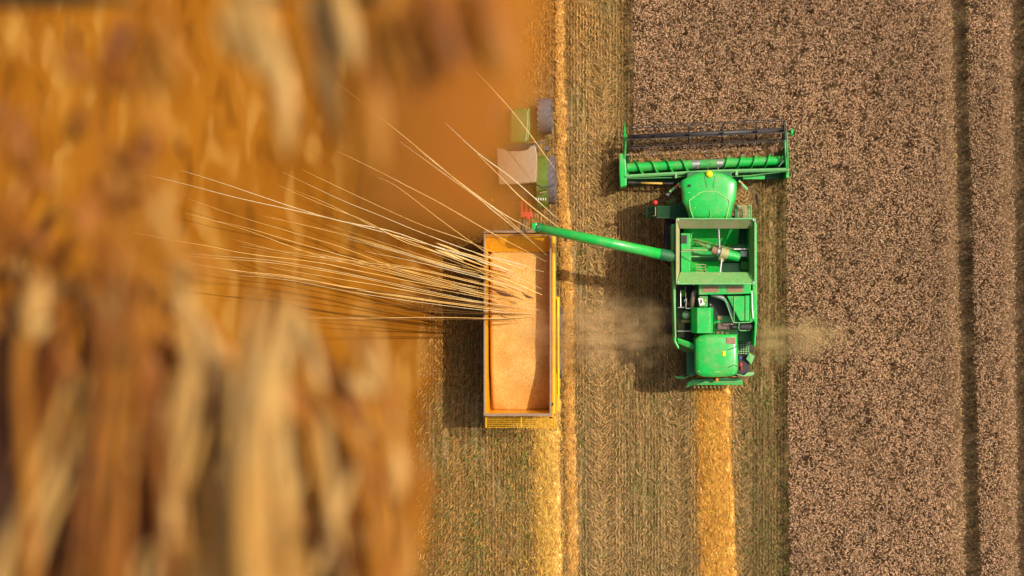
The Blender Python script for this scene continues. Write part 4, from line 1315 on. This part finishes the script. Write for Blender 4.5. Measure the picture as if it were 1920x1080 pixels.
# ================================================================== BEARDED EAR LYING ACROSS THE TRAILER
def bearded_ear():
    T = thing('wheat_ear', 'bearded wheat ear lying across the trailer, its long pale awns fanning out to the left', 'wheat ear', P(975, 520, 3.0))
    Zc = lambda X, Y: (250 + X / 2.0765, 120 + Y / 2.0765)
    raw = [
        [(1325, 20), (1480, 190), (1650, 420)],
        [(790, 70), (940, 190), (1100, 320), (1280, 470), (1440, 590), (1610, 745)],
        [(1035, 300), (1200, 420), (1340, 520), (1400, 570), (1560, 700)],
        [(1100, 325), (1250, 445), (1420, 570), (1560, 650)],
        [(1215, 230), (1340, 345), (1480, 450), (1660, 610)],
        [(1330, 340), (1420, 430), (1520, 530), (1660, 640)],
        [(795, 340), (930, 405), (1105, 495), (1200, 545), (1400, 660), (1610, 770)],
        [(950, 440), (1030, 480), (1200, 610), (1340, 710), (1540, 850)],
        [(180, 412), (350, 465), (600, 550), (800, 610), (1000, 650), (1200, 720), (1360, 770), (1600, 880)],
        [(45, 430), (200, 467), (400, 520), (650, 575), (860, 625), (1100, 690), (1350, 760), (1560, 850)],
        [(215, 525), (400, 590), (600, 650), (800, 710), (1000, 785), (1200, 845), (1350, 890), (1600, 965)],
        [(655, 410), (800, 480), (960, 555), (1130, 630), (1300, 690), (1560, 800)],
        [(580, 420), (800, 525), (960, 590), (1130, 660), (1350, 740), (1600, 810)],
        [(560, 470), (720, 540), (900, 610), (1050, 690), (1200, 740), (1480, 850)],
        [(625, 490), (770, 550), (950, 640), (1150, 720), (1360, 800), (1540, 875)],
        [(380, 680), (600, 735), (830, 765), (1000, 810), (1200, 860), (1360, 895), (1560, 930)],
        [(0, 655), (150, 685), (300, 710), (450, 740), (700, 770), (850, 800), (1050, 840), (1360, 900), (1550, 940)],
        [(130, 740), (300, 755), (550, 775), (850, 825), (1100, 880), (1360, 930), (1580, 960)],
        [(150, 760), (400, 805), (600, 825), (850, 875), (1100, 915), (1360, 950), (1580, 970)],
        [(230, 780), (480, 815), (700, 845), (900, 880), (1200, 925), (1500, 960)],
        [(740, 640), (1000, 715), (1200, 780), (1360, 815), (1550, 860)],
        [(320, 610), (450, 640), (650, 700), (900, 770), (1200, 850), (1500, 915)],
        [(830, 680), (1050, 740), (1250, 800), (1540, 870)],
        [(600, 715), (850, 765), (1100, 800), (1360, 860), (1560, 905)],
        [(900, 730), (1100, 770), (1360, 835), (1560, 890)],
        [(560, 855), (800, 870), (1100, 905), (1360, 940), (1540, 965)],
        [(660, 905), (1000, 935), (1300, 965), (1540, 975)],
        [(600, 998), (900, 998), (1200, 993), (1420, 995), (1560, 985)],
        [(780, 940), (1100, 962), (1400, 975), (1560, 980)],
        [(200, 580), (420, 640), (700, 740), (1000, 815), (1300, 890), (1560, 950)],
        [(420, 700), (700, 750), (1000, 790), (1250, 850), (1500, 900)],
        [(500, 590), (760, 650), (1000, 720), (1250, 790), (1480, 860)],
        [(520, 790), (760, 830), (1000, 870), (1250, 915), (1520, 950)],
    ]
    rr = random.Random(5)
    lines = [[Zc(*q) for q in L] for L in raw]
    for q in list(lines[8:33]):                       # the fan thickens towards the ear
        if rr.random() < 0.55:
            cut = rr.randint(0, max(0, len(q) - 3))
            dy = rr.uniform(-9, 9)
            lines.append([(a + rr.uniform(-4, 4), b + dy * (1 - i / len(q))) for i, (a, b) in enumerate(q[cut:])])
    for i, L in enumerate(lines):
        x_tip = L[0][0]
        zb = 3.08 + rr.uniform(0.0, 0.14) + (1.25 if i < 8 else 0.0)
        if 8 <= i < 33 and rr.random() < 0.75:
            a, b = L[-1]
            a2, b2 = L[-2]
            q = rr.uniform(0.35, 1.0)
            L = L[:-1] + [(a2 + (a - a2) * q, b2 + (b - b2) * q)]
        pts = []
        for a, b in L:
            u = (a - x_tip) / max(1.0, L[-1][0] - x_tip)
            z = zb + 0.22 * (1 - u)
            if u > 0.93:
                z = min(z, zb - 0.02)
            pts.append(P(a, b, z))
        n = 26
        sp = spline(pts, n)
        bold = 1.0 if i < 33 else 0.7
        w0 = 0.017 * bold * rr.uniform(0.75, 1.25)
        rad = [max(0.004, w0 * min(1.0, 0.22 + 1.5 * (k / (n - 1))) * (1 if k < n - 4 else (n - k) / 5)) for k in range(n)]
        dark = i in (25, 26, 27, 28) or (i > 33 and rr.random() < 0.10)
        mt = 'awn_brown' if dark else ('awn_white' if rr.random() < 0.22 or i in (2, 3) else 'awn')
        o = MB().tube(sp, rad, 5).build('awn', mt, T, smooth_=True)
        if dark:
            o['label'] = 'dark brown awn'
    # husks where the awns gather, and the dark kernels between them
    for k in range(14):
        px = rr.uniform(800, 930)
        py = 440 + (px - 800) * 0.42 + rr.uniform(-14, 42)
        a = math.radians(rr.uniform(14, 24))
        ln = rr.uniform(50, 110)
        p0, p1 = (px, py), (px + ln * math.cos(a), py + ln * math.sin(a))
        z = 3.14 + rr.uniform(0, 0.15)
        sp = [P(p0[0] + (p1[0] - p0[0]) * t, p0[1] + (p1[1] - p0[1]) * t, z) for t in np.linspace(0, 1, 9)]
        wd = rr.uniform(0.02, 0.05)
        MB().tube(sp, [wd * math.sin(math.pi * min(0.96, max(0.05, t))) ** 0.8 for t in np.linspace(0, 1, 9)], 6, 0.45).build('husk', 'awn' if k % 3 else 'awn_white', T, smooth_=True)
    for a, b, c, d, wd in ((922, 541, 962, 556, 0.07), (978, 548, 1000, 559, 0.06), (872, 520, 900, 527, 0.03), (925, 585, 968, 600, 0.02), (860, 560, 905, 570, 0.025), (820, 536, 870, 545, 0.02)):
        sp = [P(a + (c - a) * t, b + (d - b) * t + 2 * math.sin(math.pi * t), 3.16) for t in np.linspace(0, 1, 9)]
        MB().tube(sp, [wd * math.sin(math.pi * min(0.95, max(0.06, t))) for t in np.linspace(0, 1, 9)], 6, 0.5).build('kernel', 'awn_brown', T, smooth_=True)


bearded_ear()


# ================================================================== TALL WHEAT CLOSE TO THE CAMERA (out of focus)
def stalk(path, z, width, mat, label, group=None, flat=0.2, leaf=None, ear=None, name='wheat_stalk', from_top=False, dz=0.0):
    """path: photograph points of the part in view, root end first; the stem rises to them from the ground outside the frame"""
    far = 1270 if not from_top else -1300
    px0, py0 = path[0]
    root = P(px0, far, 0)
    T = thing(name, label, 'wheat stalk', root, group)
    nw = len(path)
    wid = width if hasattr(width, '__len__') else [width] * nw
    zs = [z + dz * i / max(1, nw - 1) for i in range(nw)]
    sh = 1200 if from_top else 0                      # the ones from above grow well off to the left, beyond the frame
    root = P(px0 - sh, far, 0)
    T.location = root
    pts = [P(px0 - sh * 0.92, far if not from_top else -1250, z * 0.5), P(px0 - sh * 0.6, far - 30 if not from_top else -2400, z * 0.85)] + [P(a, b, q) for (a, b), q in zip(path, zs)]
    k = (H - z) / H / PPM / 2
    rad = [wid[0] * k * 0.6, wid[0] * k * 0.8] + [q * k for q in wid]
    pts = [root] + pts
    rad = [wid[0] * k * 0.5] + rad
    n = 34
    sp = spline(pts, n)
    rs = np.interp(np.linspace(0, 1, n), np.linspace(0, 1, len(rad)), rad)
    MB().tube(sp, list(rs), 8, flat).build('stem', mat, T, smooth_=True)
    if leaf:
        for lp, lw, lm in leaf:
            q = spline([P(a, b, z + 0.15 + 0.02 * i) for i, (a, b) in enumerate(lp)], 16)
            r_ = [max(0.01, lw * k * math.sin(math.pi * min(0.97, 0.12 + 0.88 * t))) for t in np.linspace(0, 1, 16)]
            MB().tube(q, r_, 6, 0.2).build('leaf', lm, T, smooth_=True)
    if ear:
        (a, b), (c, d), ew, em = ear
        e = MB()
        q = [P(a + (c - a) * t, b + (d - b) * t, z + 0.2) for t in np.linspace(0, 1, 12)]
        e.tube(q, [max(0.02, ew * k * math.sin(math.pi * min(0.96, 0.08 + 0.9 * t)) * (1 + 0.12 * (i % 2))) for i, t in enumerate(np.linspace(0, 1, 12))], 8, 0.7)
        e.build('ear', em, T, smooth_=True)
    return T


def tall_wheat():
    rr = random.Random(23)
    # --- ones that can be told apart
    C, G, K = 'w_cream', 'w_gold', 'w_shade'
    stalk([(445, 1180), (440, 960), (446, 800), (466, 640), (480, 540)], 32, [48, 46, 40, 28, 10], C, 'broad pale cream stalk rising through the middle of the blurred wheat', leaf=[([(455, 960), (500, 780), (540, 640), (556, 520)], 34, C)])
    stalk([(500, 1180), (492, 980), (488, 840), (492, 700), (520, 560)], 32.5, [44, 42, 36, 28, 10], C, 'pale cream stalk right of the broadest one, bent to the right at its tip')
    stalk([(555, 1180), (545, 1000), (530, 860), (528, 740), (540, 640)], 31.5, [40, 38, 30, 22, 8], C, 'cream stalk between the bent cream one and the upright golden one')
    stalk([(395, 1180), (388, 980), (392, 840), (402, 700), (396, 610)], 31, [34, 32, 30, 22, 8], C, 'cream stalk just left of the broadest cream one')
    stalk([(470, 1180), (466, 1040), (470, 900), (480, 780)], 33, [60, 58, 44, 14], C, 'short pale stalk at the bottom, in front of the cream stalks')
    stalk([(318, 1180), (308, 950), (322, 800), (352, 680)], 31, [26, 26, 22, 9], C, 'slim cream stalk left of the broad cream one', leaf=[([(312, 900), (300, 800), (325, 720), (350, 690)], 16, C)])
    stalk([(-20, 1180), (25, 1060), (85, 930), (140, 830), (180, 700), (210, 580), (235, 470)], 31, [26, 26, 28, 34, 36, 28, 10], C, 'long pale stalk leaning right across the lower left')
    stalk([(40, 1180), (70, 1040), (110, 940), (165, 850)], 31.5, [22, 22, 20, 8], C, 'short pale stalk beside the long leaning one at bottom left')
    stalk([(722, 1180), (712, 1000), (690, 880), (650, 800), (595, 735), (560, 705)], 31.5, [26, 26, 24, 22, 18, 8], G, 'arching tan stalk that bows over to the left, rightmost of the blurred wheat')
    stalk([(640, 1200), (628, 1000), (590, 860), (575, 730), (570, 640)], 31.2, [36, 34, 30, 24, 8], G, 'upright golden stalk inside the arching tan one')
    stalk([(742, 1200), (738, 950), (722, 800), (708, 690), (700, 610)], 31.5, [16, 18, 20, 28, 10], G, 'golden stalk with a pale ear, near the dusty stubble', ear=((712, 740), (703, 625), 34, C))
    stalk([(460, 1200), (440, 880), (430, 740), (385, 620), (345, 560)], 31.2, [22, 24, 24, 24, 10], C, 'pale leaf stalk bending left below the awns')
    stalk([(60, 1200), (52, 900), (40, 700), (60, 560), (90, 520)], 32, [24, 26, 26, 30, 12], G, 'cream tipped stalk by the left edge', ear=((55, 620), (80, 510), 44, C))
    stalk([(250, 1180), (262, 1040), (330, 1020), (378, 1032)], 31.5, [18, 18, 20, 8], C, 'stalk folded over near the bottom of the picture')
    stalk([(215, 1180), (205, 900), (225, 760), (262, 640), (330, 560)], 32, [22, 24, 26, 24, 8], G, 'golden stalk curving right between the leaning pale one and the dark curled leaf')
    stalk([(290, 1200), (330, 900), (360, 700), (330, 480), (300, 400), (330, 350)], 32, [18, 22, 26, 34, 28, 10], C, 'tall pale stalk whose bent tip meets the left ends of the awns')
    # from above
    stalk([(588, -150), (590, 0), (604, 110), (622, 200), (632, 270)], 31, [52, 50, 44, 34, 12], C, 'pale cream leaf hanging from the top edge', from_top=True)
    stalk([(520, -150), (528, 60), (532, 170), (534, 300)], 31.2, [10, 26, 46, 20], G, 'broad golden leaf hanging left of the cream one', from_top=True, ear=((530, 110), (536, 300), 44, C))
    stalk([(440, -150), (430, 10), (440, 70), (455, 110)], 33, [30, 56, 60, 20], C, 'blunt pale leaf hanging at the top, left of the two long ones', from_top=True)
    stalk([(250, -150), (262, 60), (280, 160), (275, 260)], 33, [20, 44, 64, 20], G, 'wide golden leaf hanging high on the left', from_top=True)
    stalk([(690, -150), (694, 40), (702, 200), (712, 330)], 33, [30, 44, 52, 16], G, 'long golden leaf hanging right of the cream leaf at the top', from_top=True)
    stalk([(770, -150), (768, 20), (778, 120), (785, 190)], 33.3, [40, 64, 60, 18], 'w_amber', 'amber leaf hanging at the top, left of the dusty tractor', from_top=True)
    stalk([(866, -150), (860, 10), (852, 80), (846, 140)], 33.3, [40, 62, 56, 18], G, 'short golden leaf hanging at the top just left of the dusty tractor', from_top=True)
    # dark leaves, the shade of gaps between the stalks put into their colour
    stalk([(420, 1200), (400, 760), (365, 600), (330, 575), (262, 532)], 31.5, [8, 12, 20, 24, 9], K, 'dark shade-coloured leaf curling left above the pale stalks')
    stalk([(120, 1200), (150, 900), (180, 868), (268, 826)], 32, [8, 16, 26, 9], K, 'dark shade-coloured leaf stub crossing the long leaning stalk')
    stalk([(640, 1200), (632, 1045), (606, 1010), (580, 992)], 32.2, [22, 26, 20, 8], K, 'dark shade-coloured leaf at the foot of the arching stalk')
    stalk([(-30, 1200), (10, 860), (18, 700), (10, 560)], 31, [20, 40, 44, 14], K, 'dark shade-coloured leaf standing at the left edge')
    # slanting pale leaves across the stalks
    for k, (a, b, c, d, w_, where) in enumerate(((110, 1180, 235, 640, 15, 'crossing the long leaning stalk low down'), (660, 1180, 560, 560, 15, 'slanting left in front of the upright golden stalk'),
                                          (380, 1180, 300, 760, 14, 'slanting left at the foot of the slim cream stalk'), (250, 1180, 420, 690, 13, 'slanting right towards the cream stalks'),
                                          (560, 1180, 690, 790, 13, 'slanting right under the arch of the tan stalk'), (-40, 1180, 130, 700, 16, 'at the left edge below the cream tipped stalk'))):
        stalk([(a, b), (a + (c - a) * 0.4, b + (d - b) * 0.4), (a + (c - a) * 0.75 + 8, b + (d - b) * 0.78), (c, d)], 31.3, [w_ * 0.8, w_ * 1.5, w_ * 1.3, 5], C, 'thin pale stalk ' + where)
    # dark leaves along the top edge
    for (x0, x1, w_) in ((-120, 250, 34), (430, 545, 26), (650, 760, 22), (850, 935, 26)):
        T = thing('dark_leaf', 'dark leaf lying along the top edge, ' + {-120: 'the longest, at the left corner', 430: 'left of the hanging cream leaf', 650: 'right of the hanging cream leaf', 850: 'above the dusty tractor'}[x0], 'leaf', P((x0 + x1) / 2, -10, 31))
        kz = 14 / H / PPM / 2
        q = [P(x0 + (x1 - x0) * t, 1 - 5 * math.sin(3 * t), 31) for t in np.linspace(0, 1, 14)]
        MB().tube(q, [w_ * kz * math.sin(math.pi * min(0.95, max(0.05, t))) ** 0.5 for t in np.linspace(0, 1, 14)], 8, 0.3).build('blade', 'hedge', T, smooth_=True)

    # --- the mass behind them
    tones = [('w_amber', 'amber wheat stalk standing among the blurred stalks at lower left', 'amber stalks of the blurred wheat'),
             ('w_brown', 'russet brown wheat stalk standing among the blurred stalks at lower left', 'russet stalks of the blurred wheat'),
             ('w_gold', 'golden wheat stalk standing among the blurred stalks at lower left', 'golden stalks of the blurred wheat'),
             ('w_shade', 'dark shade-coloured wheat stalk standing among the blurred stalks at lower left', 'dark stalks of the blurred wheat')]
    tones.append(('w_cream', 'thin pale wheat stalk standing among the blurred stalks at lower left', 'thin pale stalks of the blurred wheat'))
    # darker ones behind, coloured to stand in for shade between the plants
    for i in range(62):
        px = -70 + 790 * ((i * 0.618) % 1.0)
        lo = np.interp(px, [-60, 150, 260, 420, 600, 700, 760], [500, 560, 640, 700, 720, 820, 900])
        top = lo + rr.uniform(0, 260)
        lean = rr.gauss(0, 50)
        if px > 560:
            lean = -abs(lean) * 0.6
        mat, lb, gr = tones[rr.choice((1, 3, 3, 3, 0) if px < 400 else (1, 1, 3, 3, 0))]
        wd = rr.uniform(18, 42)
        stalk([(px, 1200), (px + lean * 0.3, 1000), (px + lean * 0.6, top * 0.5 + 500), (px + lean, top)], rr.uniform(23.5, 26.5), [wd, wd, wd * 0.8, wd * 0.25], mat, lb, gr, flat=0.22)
    # lighter, thinner ones in front, at every angle
    for i in range(150):
        px = -80 + 850 * ((i * 0.618 + 0.31) % 1.0)
        lo = np.interp(px, [-60, 150, 260, 420, 600, 700, 760], [400, 470, 570, 620, 630, 700, 800])
        top = lo + abs(rr.gauss(0, 210))
        lean = rr.gauss(0, 115)
        if px > 560:
            lean = -abs(lean) * 0.5
        w_ = [3, 2.4, 2.4, 0.9, 1.9] if px < 330 else [2.2, 0.8, 3.2, 0.2, 3.6]
        mat, lb, gr = tones[rr.choices((0, 1, 2, 3, 4), w_)[0]]
        wd = rr.uniform(6, 18) if mat == 'w_cream' else rr.uniform(8, 26)
        bend = rr.gauss(0, 30)
        path = [(px, 1200), (px + lean * 0.2 + bend * 0.6, 1000), (px + lean * 0.5 + bend, top * 0.5 + 500), (px + lean, top)]
        lf, er = None, None
        if px + lean * 1.3 > 700:
            lean = -abs(lean) * 0.5
        path = [(px, 1200), (px + lean * 0.2 + bend * 0.6, 1000), (px + lean * 0.5 + bend, top * 0.5 + 500), (px + lean, top)]
        arch = i % 4 == 1 and px < 600
        if arch and px + abs(lean) * 2 + 60 > 690:
            lean = -abs(lean)
        if arch:                                         # bows over and hangs
            lean = math.copysign(min(130, max(45, abs(lean))), lean)
            path = [(px, 1200), (px + lean * 0.15, 1000), (px + lean * 0.4, top + 170), (px + lean * 0.9, top), (px + lean * 1.5, top + 50), (px + lean * 1.8, top + 140)]
        if i % 3 == 0:
            s_ = rr.choice((-1, 1)) if px + lean < 500 else -1
            y0 = rr.uniform(640, 1000)
            lf = [([(px + lean * 0.4, y0 + 120), (px + lean * 0.6 + s_ * 40, y0), (px + lean + s_ * 110, y0 - 60 + rr.uniform(-70, 110))], rr.uniform(14, 26), mat)]
        if arch:
            er = ((px + lean * 1.75, top + 120), (px + lean * 1.95, top + 225), rr.uniform(24, 40), rr.choice((mat, 'w_gold', 'w_cream')))
        elif i % 5 < 3:                                  # ears at every angle
            an = math.radians(rr.uniform(-75, 75) + (180 if rr.random() < 0.35 else 0))
            ln = rr.uniform(70, 135)
            if px > 560:
                an = -abs(an) * 0.8
            em = rr.choice((mat, 'w_gold', 'w_cream')) if mat != 'w_shade' else mat
            er = ((px + lean, top + 6), (px + lean + ln * math.sin(an), top + 6 - ln * math.cos(an)), rr.uniform(22, 42), em)
        stalk(path, rr.uniform(27.5, 31), [wd] * (len(path) - 1) + [wd * 0.35], mat, lb, gr, leaf=lf, flat=0.22, ear=er)
    # loose ones further up on the left
    for i in range(22):
        px = rr.uniform(-60, 290)
        top = rr.uniform(130, 500)
        wd = rr.uniform(6, 16)
        an = math.radians(rr.uniform(-80, 80) + (180 if rr.random() < 0.4 else 0))
        ln = rr.uniform(80, 150)
        mat, lb, gr = tones[rr.choice((0, 0, 2))]
        x0 = px + rr.gauss(0, 120)
        stalk([(x0, 1200), (x0 * 0.7 + px * 0.3 + 8, 800), (x0 * 0.3 + px * 0.7 + rr.uniform(-20, 30), 560), (px, top)], rr.uniform(30, 33), [wd, wd, wd * 0.9, wd * 0.4], mat,
              'tall %s stalk reaching up the left edge' % ('amber' if mat == 'w_amber' else 'golden'), 'tall %s stalks at the left edge' % ('amber' if mat == 'w_amber' else 'golden'), flat=0.22,
              ear=((px, top + 5), (px + ln * math.sin(an), top + 5 - ln * math.cos(an)), rr.uniform(26, 54), rr.choice((mat, mat, 'w_gold'))))


tall_wheat()


# ================================================================== DUST
def dust(name, label, x0, x1, y0, y1, z0, z1, dens, rgb, mode):
    m = bpy.data.materials.new(name)
    m.use_nodes = True
    n = m.node_tree
    n.nodes.clear()
    out = n.nodes.new('ShaderNodeOutputMaterial')
    v = n.nodes.new('ShaderNodeVolumePrincipled')
    v.inputs['Color'].default_value = (*rgb, 1)
    v.inputs['Anisotropy'].default_value = 0.0
    n.links.new(v.outputs[0], out.inputs['Volume'])
    p = position(n)
    sx = n.nodes.new('ShaderNodeSeparateXYZ')
    n.links.new(p, sx.inputs[0])
    nz = noise(n, p, 0.75 if mode == 'bank' else 0.9, 4, 0.6)
    if mode == 'bank':                                   # thick on its left, thinning to the right and to the south
        fx = smooth(n, math_(n, 'ADD', sx.outputs[0], math_(n, 'MULTIPLY', math_(n, 'SUBTRACT', nz, 0.5), 1.2)), x1, x1 - 4.4)
        fl = smooth(n, sx.outputs[0], x0, x0 + 8.4)
        fy = smooth(n, sx.outputs[1], y0, y0 + 2.2)
        fz = smooth(n, sx.outputs[2], z1, z1 - 0.6)
        fx = math_(n, 'POWER', fx, 1.3)
        fl = math_(n, 'POWER', fl, 1.5)
        f = math_(n, 'MULTIPLY', math_(n, 'MULTIPLY', fx, fy), math_(n, 'MULTIPLY', fz, fl))
    else:
        cx, cy, cz = (x0 + x1) / 2, (y0 + y1) / 2, (z0 + z1) / 2
        mp = n.nodes.new('ShaderNodeMapping')
        mp.vector_type = 'POINT'
        mp.inputs['Location'].default_value = (-cx * 2 / (x1 - x0), -cy * 2 / (y1 - y0), -cz * 2 / (z1 - z0))
        mp.inputs['Scale'].default_value = (2 / (x1 - x0), 2 / (y1 - y0), 2 / (z1 - z0))
        n.links.new(p, mp.inputs['Vector'])
        ln = n.nodes.new('ShaderNodeVectorMath')
        ln.operation = 'LENGTH'
        n.links.new(mp.outputs[0], ln.inputs[0])
        r = math_(n, 'ADD', ln.outputs['Value'], math_(n, 'MULTIPLY', math_(n, 'SUBTRACT', nz, 0.5), 2.2))
        f = math_(n, 'MULTIPLY', smooth(n, r, 0.95, 0.1), smooth(n, ln.outputs['Value'], 1.0, 0.75))
        f = math_(n, 'MULTIPLY', f, smooth(n, noise(n, stretch(n, p, 0.5, 1.6), 2.0, 4, 0.6, 0.6), 0.35, 0.62))
    n.links.new(math_(n, 'MULTIPLY', f, dens), v.inputs['Density'])
    b = MB().box(x0, x1, y0, y1, z0, z1)
    o = b.build(name, m)
    kind(o, 'stuff', label)
    return o


dust('dust_cloud', 'golden dust drifting over the tractor', P(600, 0).x, P(1062, 0).x, P(0, 468).y, P(0, -90).y, 0.3, 4.25, 1.25, (0.86, 0.44, 0.085), 'bank')
dust('chaff_cloud', 'tan chaff dust blown out on the left side of the combine', P(960, 0).x, P(1300, 0).x, P(0, 710).y, P(0, 520).y, 0.8, 4.4, 0.52, (1.0, 0.74, 0.40), 'puff')
dust('chaff_cloud', 'tan chaff dust blown out on the right side over the wheat edge', P(1370, 0).x, P(1590, 0).x, P(0, 690).y, P(0, 580).y, 0.5, 3.2, 0.68, (1.0, 0.76, 0.36), 'puff')
